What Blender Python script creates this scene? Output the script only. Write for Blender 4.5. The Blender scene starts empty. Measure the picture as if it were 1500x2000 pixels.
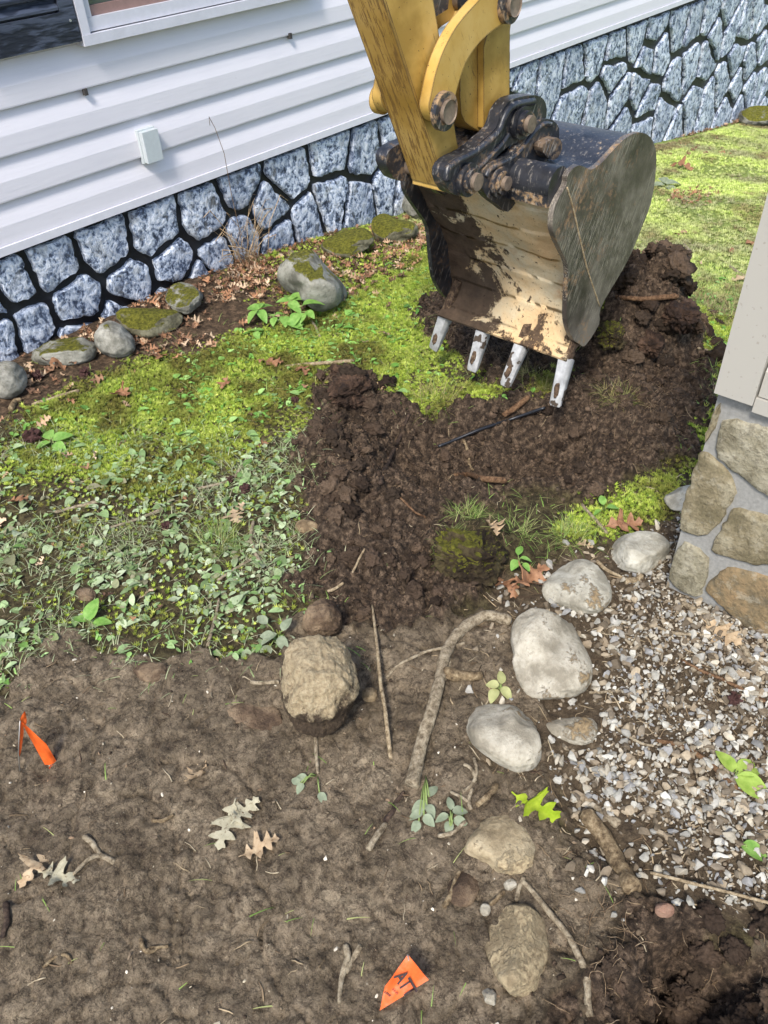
import bpy, bmesh, math, random
import numpy as np
from mathutils import Vector, Matrix

random.seed(7)
rng = np.random.default_rng(7)
sc = bpy.context.scene
COL = sc.collection

# ------------------------------------------------------------------ camera
FPX = 1574.0                      # focal length in pixels of the 1500 x 2000 photograph
CAMH = 1.40                       # eye height above the mud, metres
def _n(v):
    v = np.array(v, float); return v / np.linalg.norm(v)
def _d(px, py): return np.array([px - 750.0, 1000.0 - py, -FPX])
ZA = -_n(_d(843, 2812))           # world up, from the convergence of the uprights
XA = _d(2600, -462); XA = _n(XA - ZA * np.dot(XA, ZA))   # along the house wall
YA = np.cross(ZA, XA)             # towards the house wall
RC = np.array([XA, YA, ZA])       # camera to world
cam_d = bpy.data.cameras.new('camera'); cam = bpy.data.objects.new('camera', cam_d); COL.objects.link(cam)
cam_d.sensor_fit = 'VERTICAL'; cam_d.sensor_height = 36.0; cam_d.sensor_width = 27.0
cam_d.lens = FPX / 2000.0 * 36.0
cam_d.clip_start = 0.02; cam_d.clip_end = 500
M = Matrix([list(RC[i]) + [0] for i in range(3)] + [[0, 0, 0, 1]]); M.translation = (0, 0, CAMH)
cam.matrix_world = M
sc.camera = cam

# ------------------------------------------------------------------ sky, sun, exposure
SUN = _n((-0.80, -0.34, 1.12))    # direction towards the sun (behind the camera, left)
world = bpy.data.worlds.new('World'); sc.world = world; world.use_nodes = True
wn = world.node_tree.nodes; wl = world.node_tree.links
bg = wn['Background']; sky = wn.new('ShaderNodeTexSky'); sky.sky_type = 'NISHITA'; sky.sun_disc = False
sky.sun_elevation = math.asin(SUN[2]); sky.sun_rotation = math.atan2(SUN[0], SUN[1])
sky.air_density = 1.0; sky.dust_density = 1.5; sky.ozone_density = 1.0
wl.new(sky.outputs[0], bg.inputs[0]); bg.inputs[1].default_value = 0.15
sun_d = bpy.data.lights.new('sun', 'SUN'); sun_d.energy = 2.3; sun_d.angle = math.radians(12); sun_d.color = (1, 0.96, 0.90)
sun = bpy.data.objects.new('sun', sun_d); COL.objects.link(sun)
sun.rotation_euler = Vector(SUN).to_track_quat('Z', 'Y').to_euler(); sun.location = (-3, -3, 6)
sc.view_settings.view_transform = 'Standard'; sc.view_settings.look = 'None'
sc.view_settings.exposure = 0.97; sc.view_settings.gamma = 1.0
sc.render.engine = 'CYCLES'
sc.cycles.use_adaptive_sampling = True; sc.cycles.adaptive_threshold = 0.02; sc.cycles.max_bounces = 4; sc.cycles.diffuse_bounces = 3; sc.cycles.use_denoising = True

# ------------------------------------------------------------------ photograph rays -> places
CAM = np.array([0, 0, CAMH])
def ray(px, py): return _n(RC @ _d(px, py))
def PY(px, py, y): r = ray(px, py); return CAM + r * (y / r[1])
def PX(px, py, x): r = ray(px, py); return CAM + r * (x / r[0])
def lin(r, g, b, k=1.0):
    f = lambda c: ((c / 255 + 0.055) / 1.055) ** 2.4 if c / 255 > 0.04045 else c / 255 / 12.92
    return (f(r) * k, f(g) * k, f(b) * k, 1.0)

# ------------------------------------------------------------------ numpy noise
def _hash(ix, iy, s):
    h = (ix.astype(np.int64) * 374761393 + iy.astype(np.int64) * 668265263 + s * 1442695041) & 0xFFFFFFFF
    h = ((h ^ (h >> 13)) * 1274126177) & 0xFFFFFFFF
    return ((h ^ (h >> 16)) & 0xFFFFFF) / float(0xFFFFFF)
def vn(x, y, s=0):
    x = np.asarray(x, float); y = np.asarray(y, float)
    ix = np.floor(x); iy = np.floor(y); fx = x - ix; fy = y - iy
    ux = fx * fx * fx * (fx * (fx * 6 - 15) + 10); uy = fy * fy * fy * (fy * (fy * 6 - 15) + 10)
    ix = ix.astype(np.int64); iy = iy.astype(np.int64)
    a = _hash(ix, iy, s); b = _hash(ix + 1, iy, s); c = _hash(ix, iy + 1, s); d = _hash(ix + 1, iy + 1, s)
    return ((a * (1 - ux) + b * ux) * (1 - uy) + (c * (1 - ux) + d * ux) * uy) * 2 - 1
def fbm(x, y, s=0, o=4, g=0.5):
    t = 0; a = 1; n = 0
    for k in range(o):
        c, q = math.cos(0.6 + k), math.sin(0.6 + k)
        t = t + a * vn((x * c - y * q) * 2 ** k, (x * q + y * c) * 2 ** k, s + 17 * k); n += a; a *= g
    return t / n
def sst(a, b, x):
    t = np.clip((x - a) / (b - a), 0, 1); return t * t * (3 - 2 * t)
def sdf(poly, x, y):              # signed distance, inside negative
    x = np.asarray(x, float); y = np.asarray(y, float)
    d = np.full(x.shape, 1e9); s = np.ones(x.shape)
    n = len(poly)
    for i in range(n):
        ax, ay = poly[i]; bx, by = poly[i - 1]
        ex, ey = bx - ax, by - ay; wx, wy = x - ax, y - ay
        t = np.clip((wx * ex + wy * ey) / (ex * ex + ey * ey + 1e-12), 0, 1)
        d = np.minimum(d, (wx - ex * t) ** 2 + (wy - ey * t) ** 2)
        c1 = y >= ay; c2 = y < by; c3 = ex * wy > ey * wx
        s = np.where((c1 & c2 & c3) | (~c1 & ~c2 & ~c3), -s, s)
    return s * np.sqrt(d)

# ------------------------------------------------------------------ terrain
WALL = 2.669
def base(x, y):
    u = (np.asarray(x, float) - 2.05) / 0.28
    return -0.135 * 0.28 * np.logaddexp(0, u)
def bhit(px, py):
    z = 0.0; r = ray(px, py)
    for _ in range(40):
        p = CAM + r * ((z - CAMH) / r[2]); z = 0.5 * z + 0.5 * float(base(p[0], p[1]))
    return p
def wpoly(pts): return [tuple(bhit(*p)[:2]) for p in pts]
P_SOIL = wpoly([(640,725),(700,735),(735,778),(800,800),(870,800),(960,775),(1000,765),(1060,770),(1120,730),(1150,690),(1180,650),(1260,640),(1330,650),(1365,665),(1385,740),(1385,800),(1370,880),(1300,905),(1230,955),(1130,985),(1010,955),(945,980),(890,1030),(870,1100),(950,1150),(945,1185),(860,1210),(700,1218),(610,1185),(570,1140),(585,1050),(605,960),(580,900),(610,840),(625,780)])
P_SOIL2 = wpoly([(1170,700),(1180,600),(1230,560),(1300,570),(1345,610),(1365,690),(1300,760)])
P_SOIL3 = wpoly([(815,590),(860,560),(1000,600),(1120,690),(1020,770),(960,745),(880,680),(825,650)])
P_MUD = wpoly([(-60,1420),(0,1345),(40,1290),(120,1238),(190,1240),(260,1268),(330,1285),(430,1285),(540,1290),(560,1230),(610,1190),(700,1215),(860,1210),(950,1188),(1000,1190),(1010,1330),(1040,1390),(1060,1500),(1110,1540),(1190,1680),(1255,1755),(1380,1790),(1520,1800),(1700,2400),(-500,2500),(-500,1500)])
P_GRAV = wpoly([(960,1140),(1060,1090),(1190,1060),(1300,1010),(1420,1000),(1750,1250),(1750,1950),(1500,1860),(1240,1840),(1100,1700),(1040,1560),(960,1500),(940,1300)])
P_GRVL = wpoly([(1075,1195),(1195,1085),(1300,1020),(1420,1000),(1750,1250),(1750,1850),(1500,1765),(1280,1720),(1205,1640),(1130,1540),(1070,1495),(1120,1400),(1130,1300)])
P_LIT = wpoly([(-80,650),(380,545),(600,470),(850,415),(870,480),(760,540),(690,575),(560,625),(480,650),(330,690),(200,730),(60,800),(-80,850)])
P_HOLE = wpoly([(745,805),(880,800),(1000,782),(1080,800),(1170,850),(1130,930),(960,950),(820,960),(735,930),(715,870)])
P_PIT = wpoly([(1240,1790),(1330,1800),(1480,1850),(1560,1950),(1500,2100),(1200,2100),(1150,1990),(1200,1900)])
def ctr(px, py): return bhit(px, py)[:2]
BUMPS = [(ctr(690,790), 0.10, 0.055), (ctr(640,890), 0.045, 0.09), (ctr(690,985), 0.04, 0.09), (ctr(700,1110), 0.035, 0.10), (ctr(800,1150), 0.02, 0.08),
         (ctr(945,1065), 0.065, 0.075), (ctr(1120,1055), 0.02, 0.06), (ctr(1000,900), -0.02, 0.1), (ctr(1240,830), 0.03, 0.12), (ctr(1150,660), 0.05, 0.08),
         (ctr(1330,820), 0.03, 0.08), (ctr(540,1330), 0.02, 0.08), (ctr(820,1130), -0.03, 0.05), (ctr(1190,760), 0.03, 0.05), (ctr(150,1480), -0.01, 0.1), (ctr(100,1590), -0.015, 0.05),
         (ctr(1180,1640), -0.03, 0.06), (ctr(1130,1560), -0.03, 0.05)]
MOUND = ctr(1242, 668)
def zones(x, y):
    nz = fbm(x * 6, y * 6, 2, 3) * 0.05 + fbm(x * 16, y * 16, 3, 3, 0.65) * 0.055 + fbm(x * 60, y * 60, 4, 2) * 0.016
    s1 = np.minimum(np.minimum(np.minimum(sdf(P_SOIL, x, y), sdf(P_SOIL2, x, y)), sdf(P_SOIL3, x, y)), sdf(P_PIT, x, y) - 0.02) + nz
    soil = 1 - sst(-0.015, 0.02, s1)
    mud = (1 - sst(-0.02, 0.012, sdf(P_MUD, x, y) + nz)) * (1 - soil)
    grav = (1 - sst(-0.02, 0.025, sdf(P_GRAV, x, y) + nz)) * (1 - soil) 
    lit = (1 - sst(-0.05, 0.07, sdf(P_LIT, x, y) + nz * 1.6)) * (1 - soil)
    return soil, mud, grav, lit
def height(x, y, zs=None):
    x = np.asarray(x, float); y = np.asarray(y, float)
    soil, mud, grav, lit = zs if zs is not None else zones(x, y)
    z = base(x, y) + 0.012 * fbm(x * 2.2, y * 2.2, 11, 3)
    lawn = np.clip(1 - soil - mud - grav, 0, 1)
    z = z + lawn * 0.010 * fbm(x * 11, y * 11, 12, 4)
    l1 = fbm(x * 13, y * 13, 21, 4, 0.6); l2 = fbm(x * 42, y * 42, 22, 3, 0.6)
    z = z + soil * (0.016 + 0.038 * l1 + 0.018 * l2 + 0.011 * np.abs(vn(x * 75, y * 75, 23)))
    m1 = fbm(x * 8, y * 8, 31, 4, 0.55); m2 = 1 - np.abs(fbm(x * 22, y * 22, 33, 3)); 
    z = z + mud * (0.012 + 0.014 * m1 + 0.007 * m2 + 0.009 * fbm(x * 40, y * 40, 35, 4, 0.62) * np.clip(0.55 + 1.4 * fbm(x * 3, y * 3, 36, 3), 0.15, 1.4) - 0.006 * sst(0.16, 0.0, np.abs(fbm(x * 17, y * 17, 39, 3, 0.6))) - 0.012 * np.clip(np.abs(fbm(x * 6, y * 6, 37, 3)) * -12 + 1, 0, 1) * 0.7)
    z = z + grav * 0.006 * fbm(x * 20, y * 20, 41, 3)
    z = z - 0.12 * (1 - sst(-0.10, 0.02, sdf(P_HOLE, x, y) + 0.02 * l1))
    z = z - 0.17 * (1 - sst(-0.12, 0.02, sdf(P_PIT, x, y) + 0.05 * l1))
    for (c, a, r) in BUMPS:
        z = z + a * np.exp(-(((x - c[0]) ** 2 + (y - c[1]) ** 2) / (r * r))) * (1 + 0.5 * l1)
    r = np.sqrt(((x - MOUND[0]) / 0.95) ** 2 + ((y - MOUND[1]) / 0.72) ** 2) + 0.06 * fbm(x * 7, y * 7, 51, 3)
    z = z + 0.285 * (1 - sst(0.03, 0.32, r)) * (1 + 0.25 * l1)
    return z
def hit(px, py):
    r = ray(px, py); t = np.linspace(0.9, 12, 2400); p = CAM[None] + t[:, None] * r[None]
    d = p[:, 2] - height(p[:, 0], p[:, 1]); k = int(np.argmax(d < 0))
    if k == 0: return bhit(px, py)
    t2 = np.linspace(t[k - 1], t[k], 40); p = CAM[None] + t2[:, None] * r[None]
    d = p[:, 2] - height(p[:, 0], p[:, 1]); return p[int(np.argmax(d <= 0))]
def gz(x, y): return float(height(np.array([x]), np.array([y]))[0])
def proj_np(p):
    c = (p - CAM) @ RC; return 750 - c[..., 0] / c[..., 2] * FPX, 1000 + c[..., 1] / c[..., 2] * FPX

# ------------------------------------------------------------------ objects
def put(name, me, mat=None, parent=None, label=None, cat=None, group=None, kind=None):
    o = bpy.data.objects.new(name, me); COL.objects.link(o)
    if mat is not None and me is not None:
        for m in (mat if isinstance(mat, (list, tuple)) else [mat]): me.materials.append(m)
    if parent is not None: o.parent = parent
    if label: o['label'] = label
    if cat: o['category'] = cat
    if group: o['group'] = group
    if kind: o['kind'] = kind
    return o
def empty(name, loc, label, cat, group=None):
    o = bpy.data.objects.new(name, None); COL.objects.link(o); o.location = loc; o.empty_display_size = 0.05
    o['label'] = label; o['category'] = cat
    if group: o['group'] = group
    return o
def child(name, me, mat, parent):          # mesh given in world coordinates
    o = put(name, me, mat, parent); o.matrix_parent_inverse = Matrix.Translation(-_wloc(parent)); return o
def _wloc(o):
    v = Vector(o.location)
    if o.parent is not None and o.parent.type == 'EMPTY' and o.type == 'EMPTY': v = v + _wloc(o.parent)
    if o.type == 'MESH' and o.parent is not None: v = Vector((0, 0, 0))
    return v
def npmesh(name, V, F, smooth=True, col=None, sharp=None, attrs=None):
    """V (n,3); F: array (k,3) or (k,4), or list of such arrays"""
    Fs = F if isinstance(F, list) else [F]
    me = bpy.data.meshes.new(name); V = np.ascontiguousarray(V, dtype=np.float32)
    me.vertices.add(len(V)); me.vertices.foreach_set('co', V.ravel())
    li = np.concatenate([np.asarray(f, np.int32).ravel() for f in Fs]); tot = np.concatenate([np.full(len(f), np.asarray(f).shape[1], np.int32) for f in Fs])
    st = np.concatenate([[0], np.cumsum(tot)[:-1]]).astype(np.int32)
    me.loops.add(len(li)); me.loops.foreach_set('vertex_index', li)
    me.polygons.add(len(tot)); me.polygons.foreach_set('loop_start', st)
    me.polygons.foreach_set('use_smooth', np.full(len(tot), smooth, dtype=bool))
    me.update(calc_edges=True)
    if col is not None:
        a = me.color_attributes.new('Col', 'FLOAT_COLOR', 'POINT'); c = np.ones((len(V), 4), np.float32); c[:, :col.shape[1]] = col
        a.data.foreach_set('color', c.ravel())
    for k, v in (attrs or {}).items():
        a = me.color_attributes.new(k, 'FLOAT_COLOR', 'POINT'); a.data.foreach_set('color', np.ascontiguousarray(v, np.float32).ravel())
    if sharp is not None: me.set_sharp_from_angle(angle=math.radians(sharp))
    return me
def bm_mesh(name, bm, smooth=True, sharp=35):
    me = bpy.data.meshes.new(name); bmesh.ops.recalc_face_normals(bm, faces=bm.faces[:]); bm.to_mesh(me); bm.free()
    if smooth:
        me.polygons.foreach_set('use_smooth', np.full(len(me.polygons), True, dtype=bool))
        if sharp: me.set_sharp_from_angle(angle=math.radians(sharp))
    return me
def prism_pts(A, B):                        # closed solid between two matching outlines (lists of 3D points)
    bm = bmesh.new(); a = [bm.verts.new(p) for p in A]; b = [bm.verts.new(p) for p in B]; n = len(a)
    bm.faces.new(a); bm.faces.new(b[::-1])
    for i in range(n): bm.faces.new((a[i], b[i], b[(i + 1) % n], a[(i + 1) % n]))
    return bm
def bevel(bm, w, seg=2, ang=30):
    es = [e for e in bm.edges if len(e.link_faces) == 2 and e.calc_face_angle(0) > math.radians(ang)]
    bmesh.ops.bevel(bm, geom=es, offset=w, segments=seg, affect='EDGES', profile=0.6, clamp_overlap=True)
def boxm(name, x0, x1, y0, y1, z0, z1, bv=0.003):
    bm = prism_pts([(x0,y0,z0),(x1,y0,z0),(x1,y0,z1),(x0,y0,z1)], [(x0,y1,z0),(x1,y1,z0),(x1,y1,z1),(x0,y1,z1)])
    if bv: bevel(bm, bv)
    return bm_mesh(name, bm)
def smooth_loop(P, n=4, closed=True):
    P = [np.array(p, float) for p in P]; out = []; m = len(P)
    for i in range(m if closed else m - 1):
        g = (lambda j: P[j % m]) if closed else (lambda j: P[min(max(j, 0), m - 1)])
        p0, p1, p2, p3 = g(i - 1), g(i), g(i + 1), g(i + 2)
        for k in range(n):
            t = k / n
            out.append(0.5 * ((2 * p1) + (-p0 + p2) * t + (2 * p0 - 5 * p1 + 4 * p2 - p3) * t * t + (-p0 + 3 * p1 - 3 * p2 + p3) * t ** 3))
    if not closed: out.append(P[-1])
    return out
def tube(pts, rad, seg=8, jit=0.0, cap=True, seed=0):
    """tube round a polyline -> V, F"""
    r_ = np.random.default_rng(seed); P = np.array(pts, float); n = len(P); R = np.broadcast_to(np.asarray(rad, float), (n,)).copy()
    T = np.gradient(P, axis=0); T /= np.linalg.norm(T, axis=1)[:, None] + 1e-9
    up = np.array([0, 0, 1.0]) if abs(T[0][2]) < 0.9 else np.array([1.0, 0, 0])
    V = []
    for i in range(n):
        a = np.cross(T[i], up); a /= np.linalg.norm(a) + 1e-9; b = np.cross(a, T[i]); up = b
        th = np.linspace(0, 2 * math.pi, seg, endpoint=False)
        rr = R[i] * (1 + jit * r_.normal(size=seg))
        V.append(P[i] + (np.cos(th) * rr)[:, None] * a + (np.sin(th) * rr)[:, None] * b)
    V = np.concatenate(V); F = []
    for i in range(n - 1):
        for k in range(seg):
            F.append((i * seg + k, i * seg + (k + 1) % seg, (i + 1) * seg + (k + 1) % seg, (i + 1) * seg + k))
    T3 = []
    if cap:
        V = np.vstack([V, P[0], P[-1]]); c0, c1 = n * seg, n * seg + 1
        for k in range(seg):
            T3.append((c0, (k + 1) % seg, k)); T3.append((c1, (n - 1) * seg + k, (n - 1) * seg + (k + 1) % seg))
    return V, np.array(F), np.array(T3)
def tubes_mesh(name, L, seg=8, jit=0.0, smooth=True, seed=0):
    Vs, Q, T, o = [], [], [], 0
    for i, (p, r) in enumerate(L):
        v, q, t = tube(p, r, seg, jit, True, seed + i); Vs.append(v); Q.append(q + o); T.append(t + o); o += len(v)
    return npmesh(name, np.concatenate(Vs), [np.concatenate(Q), np.concatenate(T)], smooth)
def cyl_y(name, c, r, y0, y1, seg=32, bv=0.003, hole=0):
    bm = bmesh.new()
    th = [2 * math.pi * k / seg for k in range(seg)]
    A = [(c[0] + r * math.cos(t), y0, c[1] + r * math.sin(t)) for t in th]; B = [(p[0], y1, p[2]) for p in A]
    bm.free(); bm = prism_pts(A, B)
    if hole:
        f = min(bm.faces, key=lambda f: f.calc_center_median().y)
        g = bmesh.ops.inset_region(bm, faces=[f], thickness=r * (1 - hole))
        bmesh.ops.translate(bm, verts=f.verts[:], vec=(0, (y1 - y0) * 0.5, 0))
    if bv: bevel(bm, bv, 2, 50)
    return bm_mesh(name, bm)
def expand(T, pos, R, S):                    # copies of a template merged into one array
    V0, F0 = T; n = len(pos); V = np.einsum('nij,vj->nvi', R, V0) if S is None else np.einsum('nij,nvj->nvi', R, V0[None] * S[:, None, :])
    V = V + pos[:, None, :]; F = F0[None] + (np.arange(n) * len(V0))[:, None, None]
    return V.reshape(-1, 3), F.reshape(-1, F0.shape[1])
def rotz(a):
    c, s = np.cos(a), np.sin(a); z = np.zeros_like(a); o = np.ones_like(a)
    return np.stack([np.stack([c, -s, z], -1), np.stack([s, c, z], -1), np.stack([z, z, o], -1)], -2)
def roty(a):
    c, s = np.cos(a), np.sin(a); z = np.zeros_like(a); o = np.ones_like(a)
    return np.stack([np.stack([c, z, s], -1), np.stack([z, o, z], -1), np.stack([-s, z, c], -1)], -2)
def rotx(a):
    c, s = np.cos(a), np.sin(a); z = np.zeros_like(a); o = np.ones_like(a)
    return np.stack([np.stack([o, z, z], -1), np.stack([z, c, -s], -1), np.stack([z, s, c], -1)], -2)
def rep(c, k): return np.repeat(c, k, axis=0)

# ------------------------------------------------------------------ materials
class MT:
    def __init__(s, name, rough=0.8, spec=0.3):
        s.m = bpy.data.materials.new(name); s.m.use_nodes = True; s.t = s.m.node_tree; s.N = s.t.nodes; s.L = s.t.links
        s.b = s.N['Principled BSDF']; s.b.inputs['Roughness'].default_value = rough; s.b.inputs['Specular IOR Level'].default_value = spec
        s.tc = s.N.new('ShaderNodeTexCoord'); s.co = s.tc.outputs['Object']; s.h = None
    def map(s, scale=(1, 1, 1), rot=(0, 0, 0), loc=(0, 0, 0)):
        n = s.N.new('ShaderNodeMapping'); n.inputs['Scale'].default_value = scale; n.inputs['Rotation'].default_value = rot; n.inputs['Location'].default_value = loc
        s.L.new(s.co, n.inputs['Vector']); return n.outputs[0]
    def rmap(s, rot, scale):
        n = s.N.new('ShaderNodeMapping'); n.inputs['Rotation'].default_value = rot; s.L.new(s.co, n.inputs['Vector'])
        k = s.N.new('ShaderNodeMapping'); k.inputs['Scale'].default_value = scale; s.L.new(n.outputs[0], k.inputs['Vector']); return k.outputs[0]
    def noise(s, scale, detail=5, rough=0.6, vec=None, dist=0.0):
        n = s.N.new('ShaderNodeTexNoise'); n.inputs['Scale'].default_value = scale; n.inputs['Detail'].default_value = detail
        n.inputs['Roughness'].default_value = rough; n.inputs['Distortion'].default_value = dist
        s.L.new(vec if vec is not None else s.co, n.inputs['Vector']); return n.outputs[0]
    def ridge(s, scale, detail=5, rough=0.6, lac=2.1, vec=None):
        n = s.N.new('ShaderNodeTexNoise'); n.noise_type = 'RIDGED_MULTIFRACTAL'; n.normalize = False; n.inputs['Scale'].default_value = scale; n.inputs['Detail'].default_value = detail
        n.inputs['Roughness'].default_value = rough; n.inputs['Lacunarity'].default_value = lac; n.inputs['Offset'].default_value = 1.0; n.inputs['Gain'].default_value = 1.6; s.L.new(vec if vec is not None else s.co, n.inputs['Vector']); return n.outputs[0]
    def vor(s, scale, feature='F1', vec=None, out='Distance', rnd=1.0):
        n = s.N.new('ShaderNodeTexVoronoi'); n.feature = feature; n.inputs['Scale'].default_value = scale; n.inputs['Randomness'].default_value = rnd
        s.L.new(vec if vec is not None else s.co, n.inputs['Vector']); return n.outputs[out]
    def ramp(s, fac, stops, interp='LINEAR'):
        n = s.N.new('ShaderNodeValToRGB'); n.color_ramp.interpolation = interp; e = n.color_ramp.elements
        while len(e) < len(stops): e.new(0.5)
        for k, (p, c) in enumerate(stops):
            e[k].position = p; e[k].color = c if not isinstance(c, (int, float)) else (c, c, c, 1)
        s.L.new(fac, n.inputs[0]); return n.outputs[0]
    def step(s, fac, a, b):
        n = s.N.new('ShaderNodeMapRange'); n.interpolation_type = 'SMOOTHSTEP'
        n.inputs['From Min'].default_value = a; n.inputs['From Max'].default_value = b; s.L.new(fac, n.inputs['Value']); return n.outputs[0]
    def mix(s, fac, a, b, mode='MIX'):
        n = s.N.new('ShaderNodeMix'); n.data_type = 'RGBA'; n.blend_type = mode
        for v, i in ((fac, 0), (a, 6), (b, 7)):
            if isinstance(v, (tuple, list)): n.inputs[i].default_value = tuple(v) if len(v) == 4 else tuple(v) + (1,)
            elif isinstance(v, (int, float)): n.inputs[i].default_value = v if i == 0 else (v, v, v, 1)
            else: s.L.new(v, n.inputs[i])
        return n.outputs[2]
    def math(s, op, a, b=0.0, clamp=False):
        n = s.N.new('ShaderNodeMath'); n.operation = op; n.use_clamp = clamp
        for i, v in enumerate((a, b)):
            if isinstance(v, (int, float)): n.inputs[i].default_value = v
            else: s.L.new(v, n.inputs[i])
        return n.outputs[0]
    def attr(s, name):
        n = s.N.new('ShaderNodeAttribute'); n.attribute_name = name; return n
    def sep(s, c):
        n = s.N.new('ShaderNodeSeparateColor'); s.L.new(c, n.inputs[0]); return n.outputs
    def nz(s):                                 # how far the surface faces up
        g = s.N.new('ShaderNodeNewGeometry'); x = s.N.new('ShaderNodeSeparateXYZ'); s.L.new(g.outputs['Normal'], x.inputs[0]); return x.outputs[2]
    def rnd(s):
        n = s.N.new('ShaderNodeObjectInfo'); return n.outputs['Random']
    def color(s, c):
        if isinstance(c, (tuple, list)): s.b.inputs['Base Color'].default_value = c
        else: s.L.new(c, s.b.inputs['Base Color'])
        return s
    def rough(s, c): s.L.new(c, s.b.inputs['Roughness']); return s
    def bump(s, fac, strength=0.4, dist=0.004):
        n = s.N.new('ShaderNodeBump'); n.inputs['Strength'].default_value = strength; n.inputs['Distance'].default_value = dist
        s.L.new(fac, n.inputs['Height'])
        if s.h is not None: s.L.new(s.h, n.inputs['Normal'])
        s.h = n.outputs[0]; s.L.new(s.h, s.b.inputs['Normal']); return s

def mat_ground():
    m = MT('ground_soil', 0.9, 0.2)
    z = m.sep(m.attr('zone').outputs['Color']); soil, mud, lawn = z[0], z[1], z[2]
    z2 = m.sep(m.attr('zone2').outputs['Color']); grav, lit, far = z2[0], z2[1], z2[2]
    n1 = m.noise(9, 6, 0.65); n2 = m.noise(55, 6, 0.7); n3 = m.noise(230, 4, 0.7)
    c_soil = m.ramp(n2, [(0.36, lin(42, 34, 27)), (0.51, lin(80, 66, 53)), (0.64, lin(128, 108, 88))])
    n15 = m.noise(26, 8, 0.72); c_mud = m.ramp(m.math('ADD', m.math('MULTIPLY', n1, 0.45), m.math('MULTIPLY', n15, 0.55)), [(0.36, lin(82, 70, 56)), (0.46, lin(114, 100, 80)), (0.54, lin(136, 120, 98)), (0.64, lin(166, 149, 122))])
    c_mud = m.mix(m.math('MULTIPLY', m.step(n2, 0.5, 0.66), 0.65), c_mud, lin(60, 48, 38))
    c_mud = m.mix(m.math('MULTIPLY', m.step(n3, 0.58, 0.72), 0.45), c_mud, lin(150, 132, 108))
    ck = m.math('ABSOLUTE', m.math('SUBTRACT', m.noise(24, 6, 0.68, None, 0.6), 0.5)); ckm = m.step(ck, 0.022, 0.004); c_mud = m.mix(m.math('MULTIPLY', ckm, 0.55), c_mud, lin(44, 35, 28))
    spk = m.step(m.noise(420, 2, 0.5), 0.66, 0.70); c_mud = m.mix(m.math('MULTIPLY', spk, 0.5), c_mud, lin(172, 156, 130)); m.bump(m.math('MULTIPLY', m.math('SUBTRACT', 1.0, ckm), mud), 0.5, 0.006)
    rg = m.ridge(38, 6, 0.62); rk = m.math('MULTIPLY', m.step(rg, 1.5, 2.3), mud); m.bump(m.math('MULTIPLY', rk, -1.0), 0.7, 0.006); c_mud = m.mix(m.math('MULTIPLY', m.step(rg, 1.7, 2.5), 0.45), c_mud, lin(56, 45, 35))
    rust = m.step(m.noise(4.2, 5, 0.7), 0.66, 0.74); c_mud = m.mix(m.math('MULTIPLY', rust, 0.5), c_mud, lin(122, 78, 46))
    c_lawn = m.ramp(n2, [(0.36, lin(46, 39, 27)), (0.5, lin(76, 67, 45)), (0.64, lin(106, 97, 66))])
    c_lawn = m.mix(far, c_lawn, m.ramp(n2, [(0.3, lin(92, 102, 50)), (0.5, lin(134, 148, 74)), (0.72, lin(170, 182, 104))]))
    c_lit = m.ramp(n2, [(0.3, lin(42, 34, 27)), (0.5, lin(84, 68, 52)), (0.7, lin(136, 112, 88))])
    c_grav = m.ramp(n2, [(0.3, lin(58, 48, 38)), (0.55, lin(98, 84, 66)), (0.75, lin(142, 126, 102))])
    c = m.mix(lit, c_lawn, c_lit); c = m.mix(grav, c, c_grav); c = m.mix(mud, c, c_mud); c = m.mix(soil, c, c_soil)
    m.color(c)
    r = m.mix(mud, 0.95, m.ramp(n1, [(0.35, 0.62), (0.6, 0.9)])); m.rough(r)
    m.bump(m.math('MULTIPLY', n2, m.math('SUBTRACT', 1.0, m.math('MULTIPLY', mud, 0.6))), 0.9, 0.016); m.bump(n3, 0.9, 0.008)
    cr = m.vor(60, 'DISTANCE_TO_EDGE', m.map((1, 1, 1))); m.bump(m.math('MULTIPLY', m.math('MINIMUM', cr, 0.08), soil), 0.15, 0.02)
    m.bump(m.noise(700, 2, 0.6), 0.4, 0.002)
    return m.m
def mat_col(name, rough=0.7, spec=0.25, trans=0.0, nscale=90, namt=0.35, bump=0.0, bscale=200):
    """per-piece colour from the mesh, varied by a noise"""
    m = MT(name, rough, spec); a = m.attr('Col').outputs['Color']
    n = m.noise(nscale, 4, 0.6); v = m.ramp(n, [(0.25, 1 - namt), (0.75, 1 + namt)]); m.color(m.mix(1.0, a, v, 'MULTIPLY'))
    if bump: m.bump(m.noise(bscale, 4, 0.6), 0.6, bump)
    if trans:
        tr = m.N.new('ShaderNodeBsdfTranslucent'); mx = m.N.new('ShaderNodeMixShader'); mx.inputs[0].default_value = trans
        out = m.N['Material Output']; m.L.new(m.mix(1.0, a, v, 'MULTIPLY'), tr.inputs[0])
        m.L.new(m.b.outputs[0], mx.inputs[1]); m.L.new(tr.outputs[0], mx.inputs[2]); m.L.new(mx.outputs[0], out.inputs[0])
    return m.m
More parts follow.
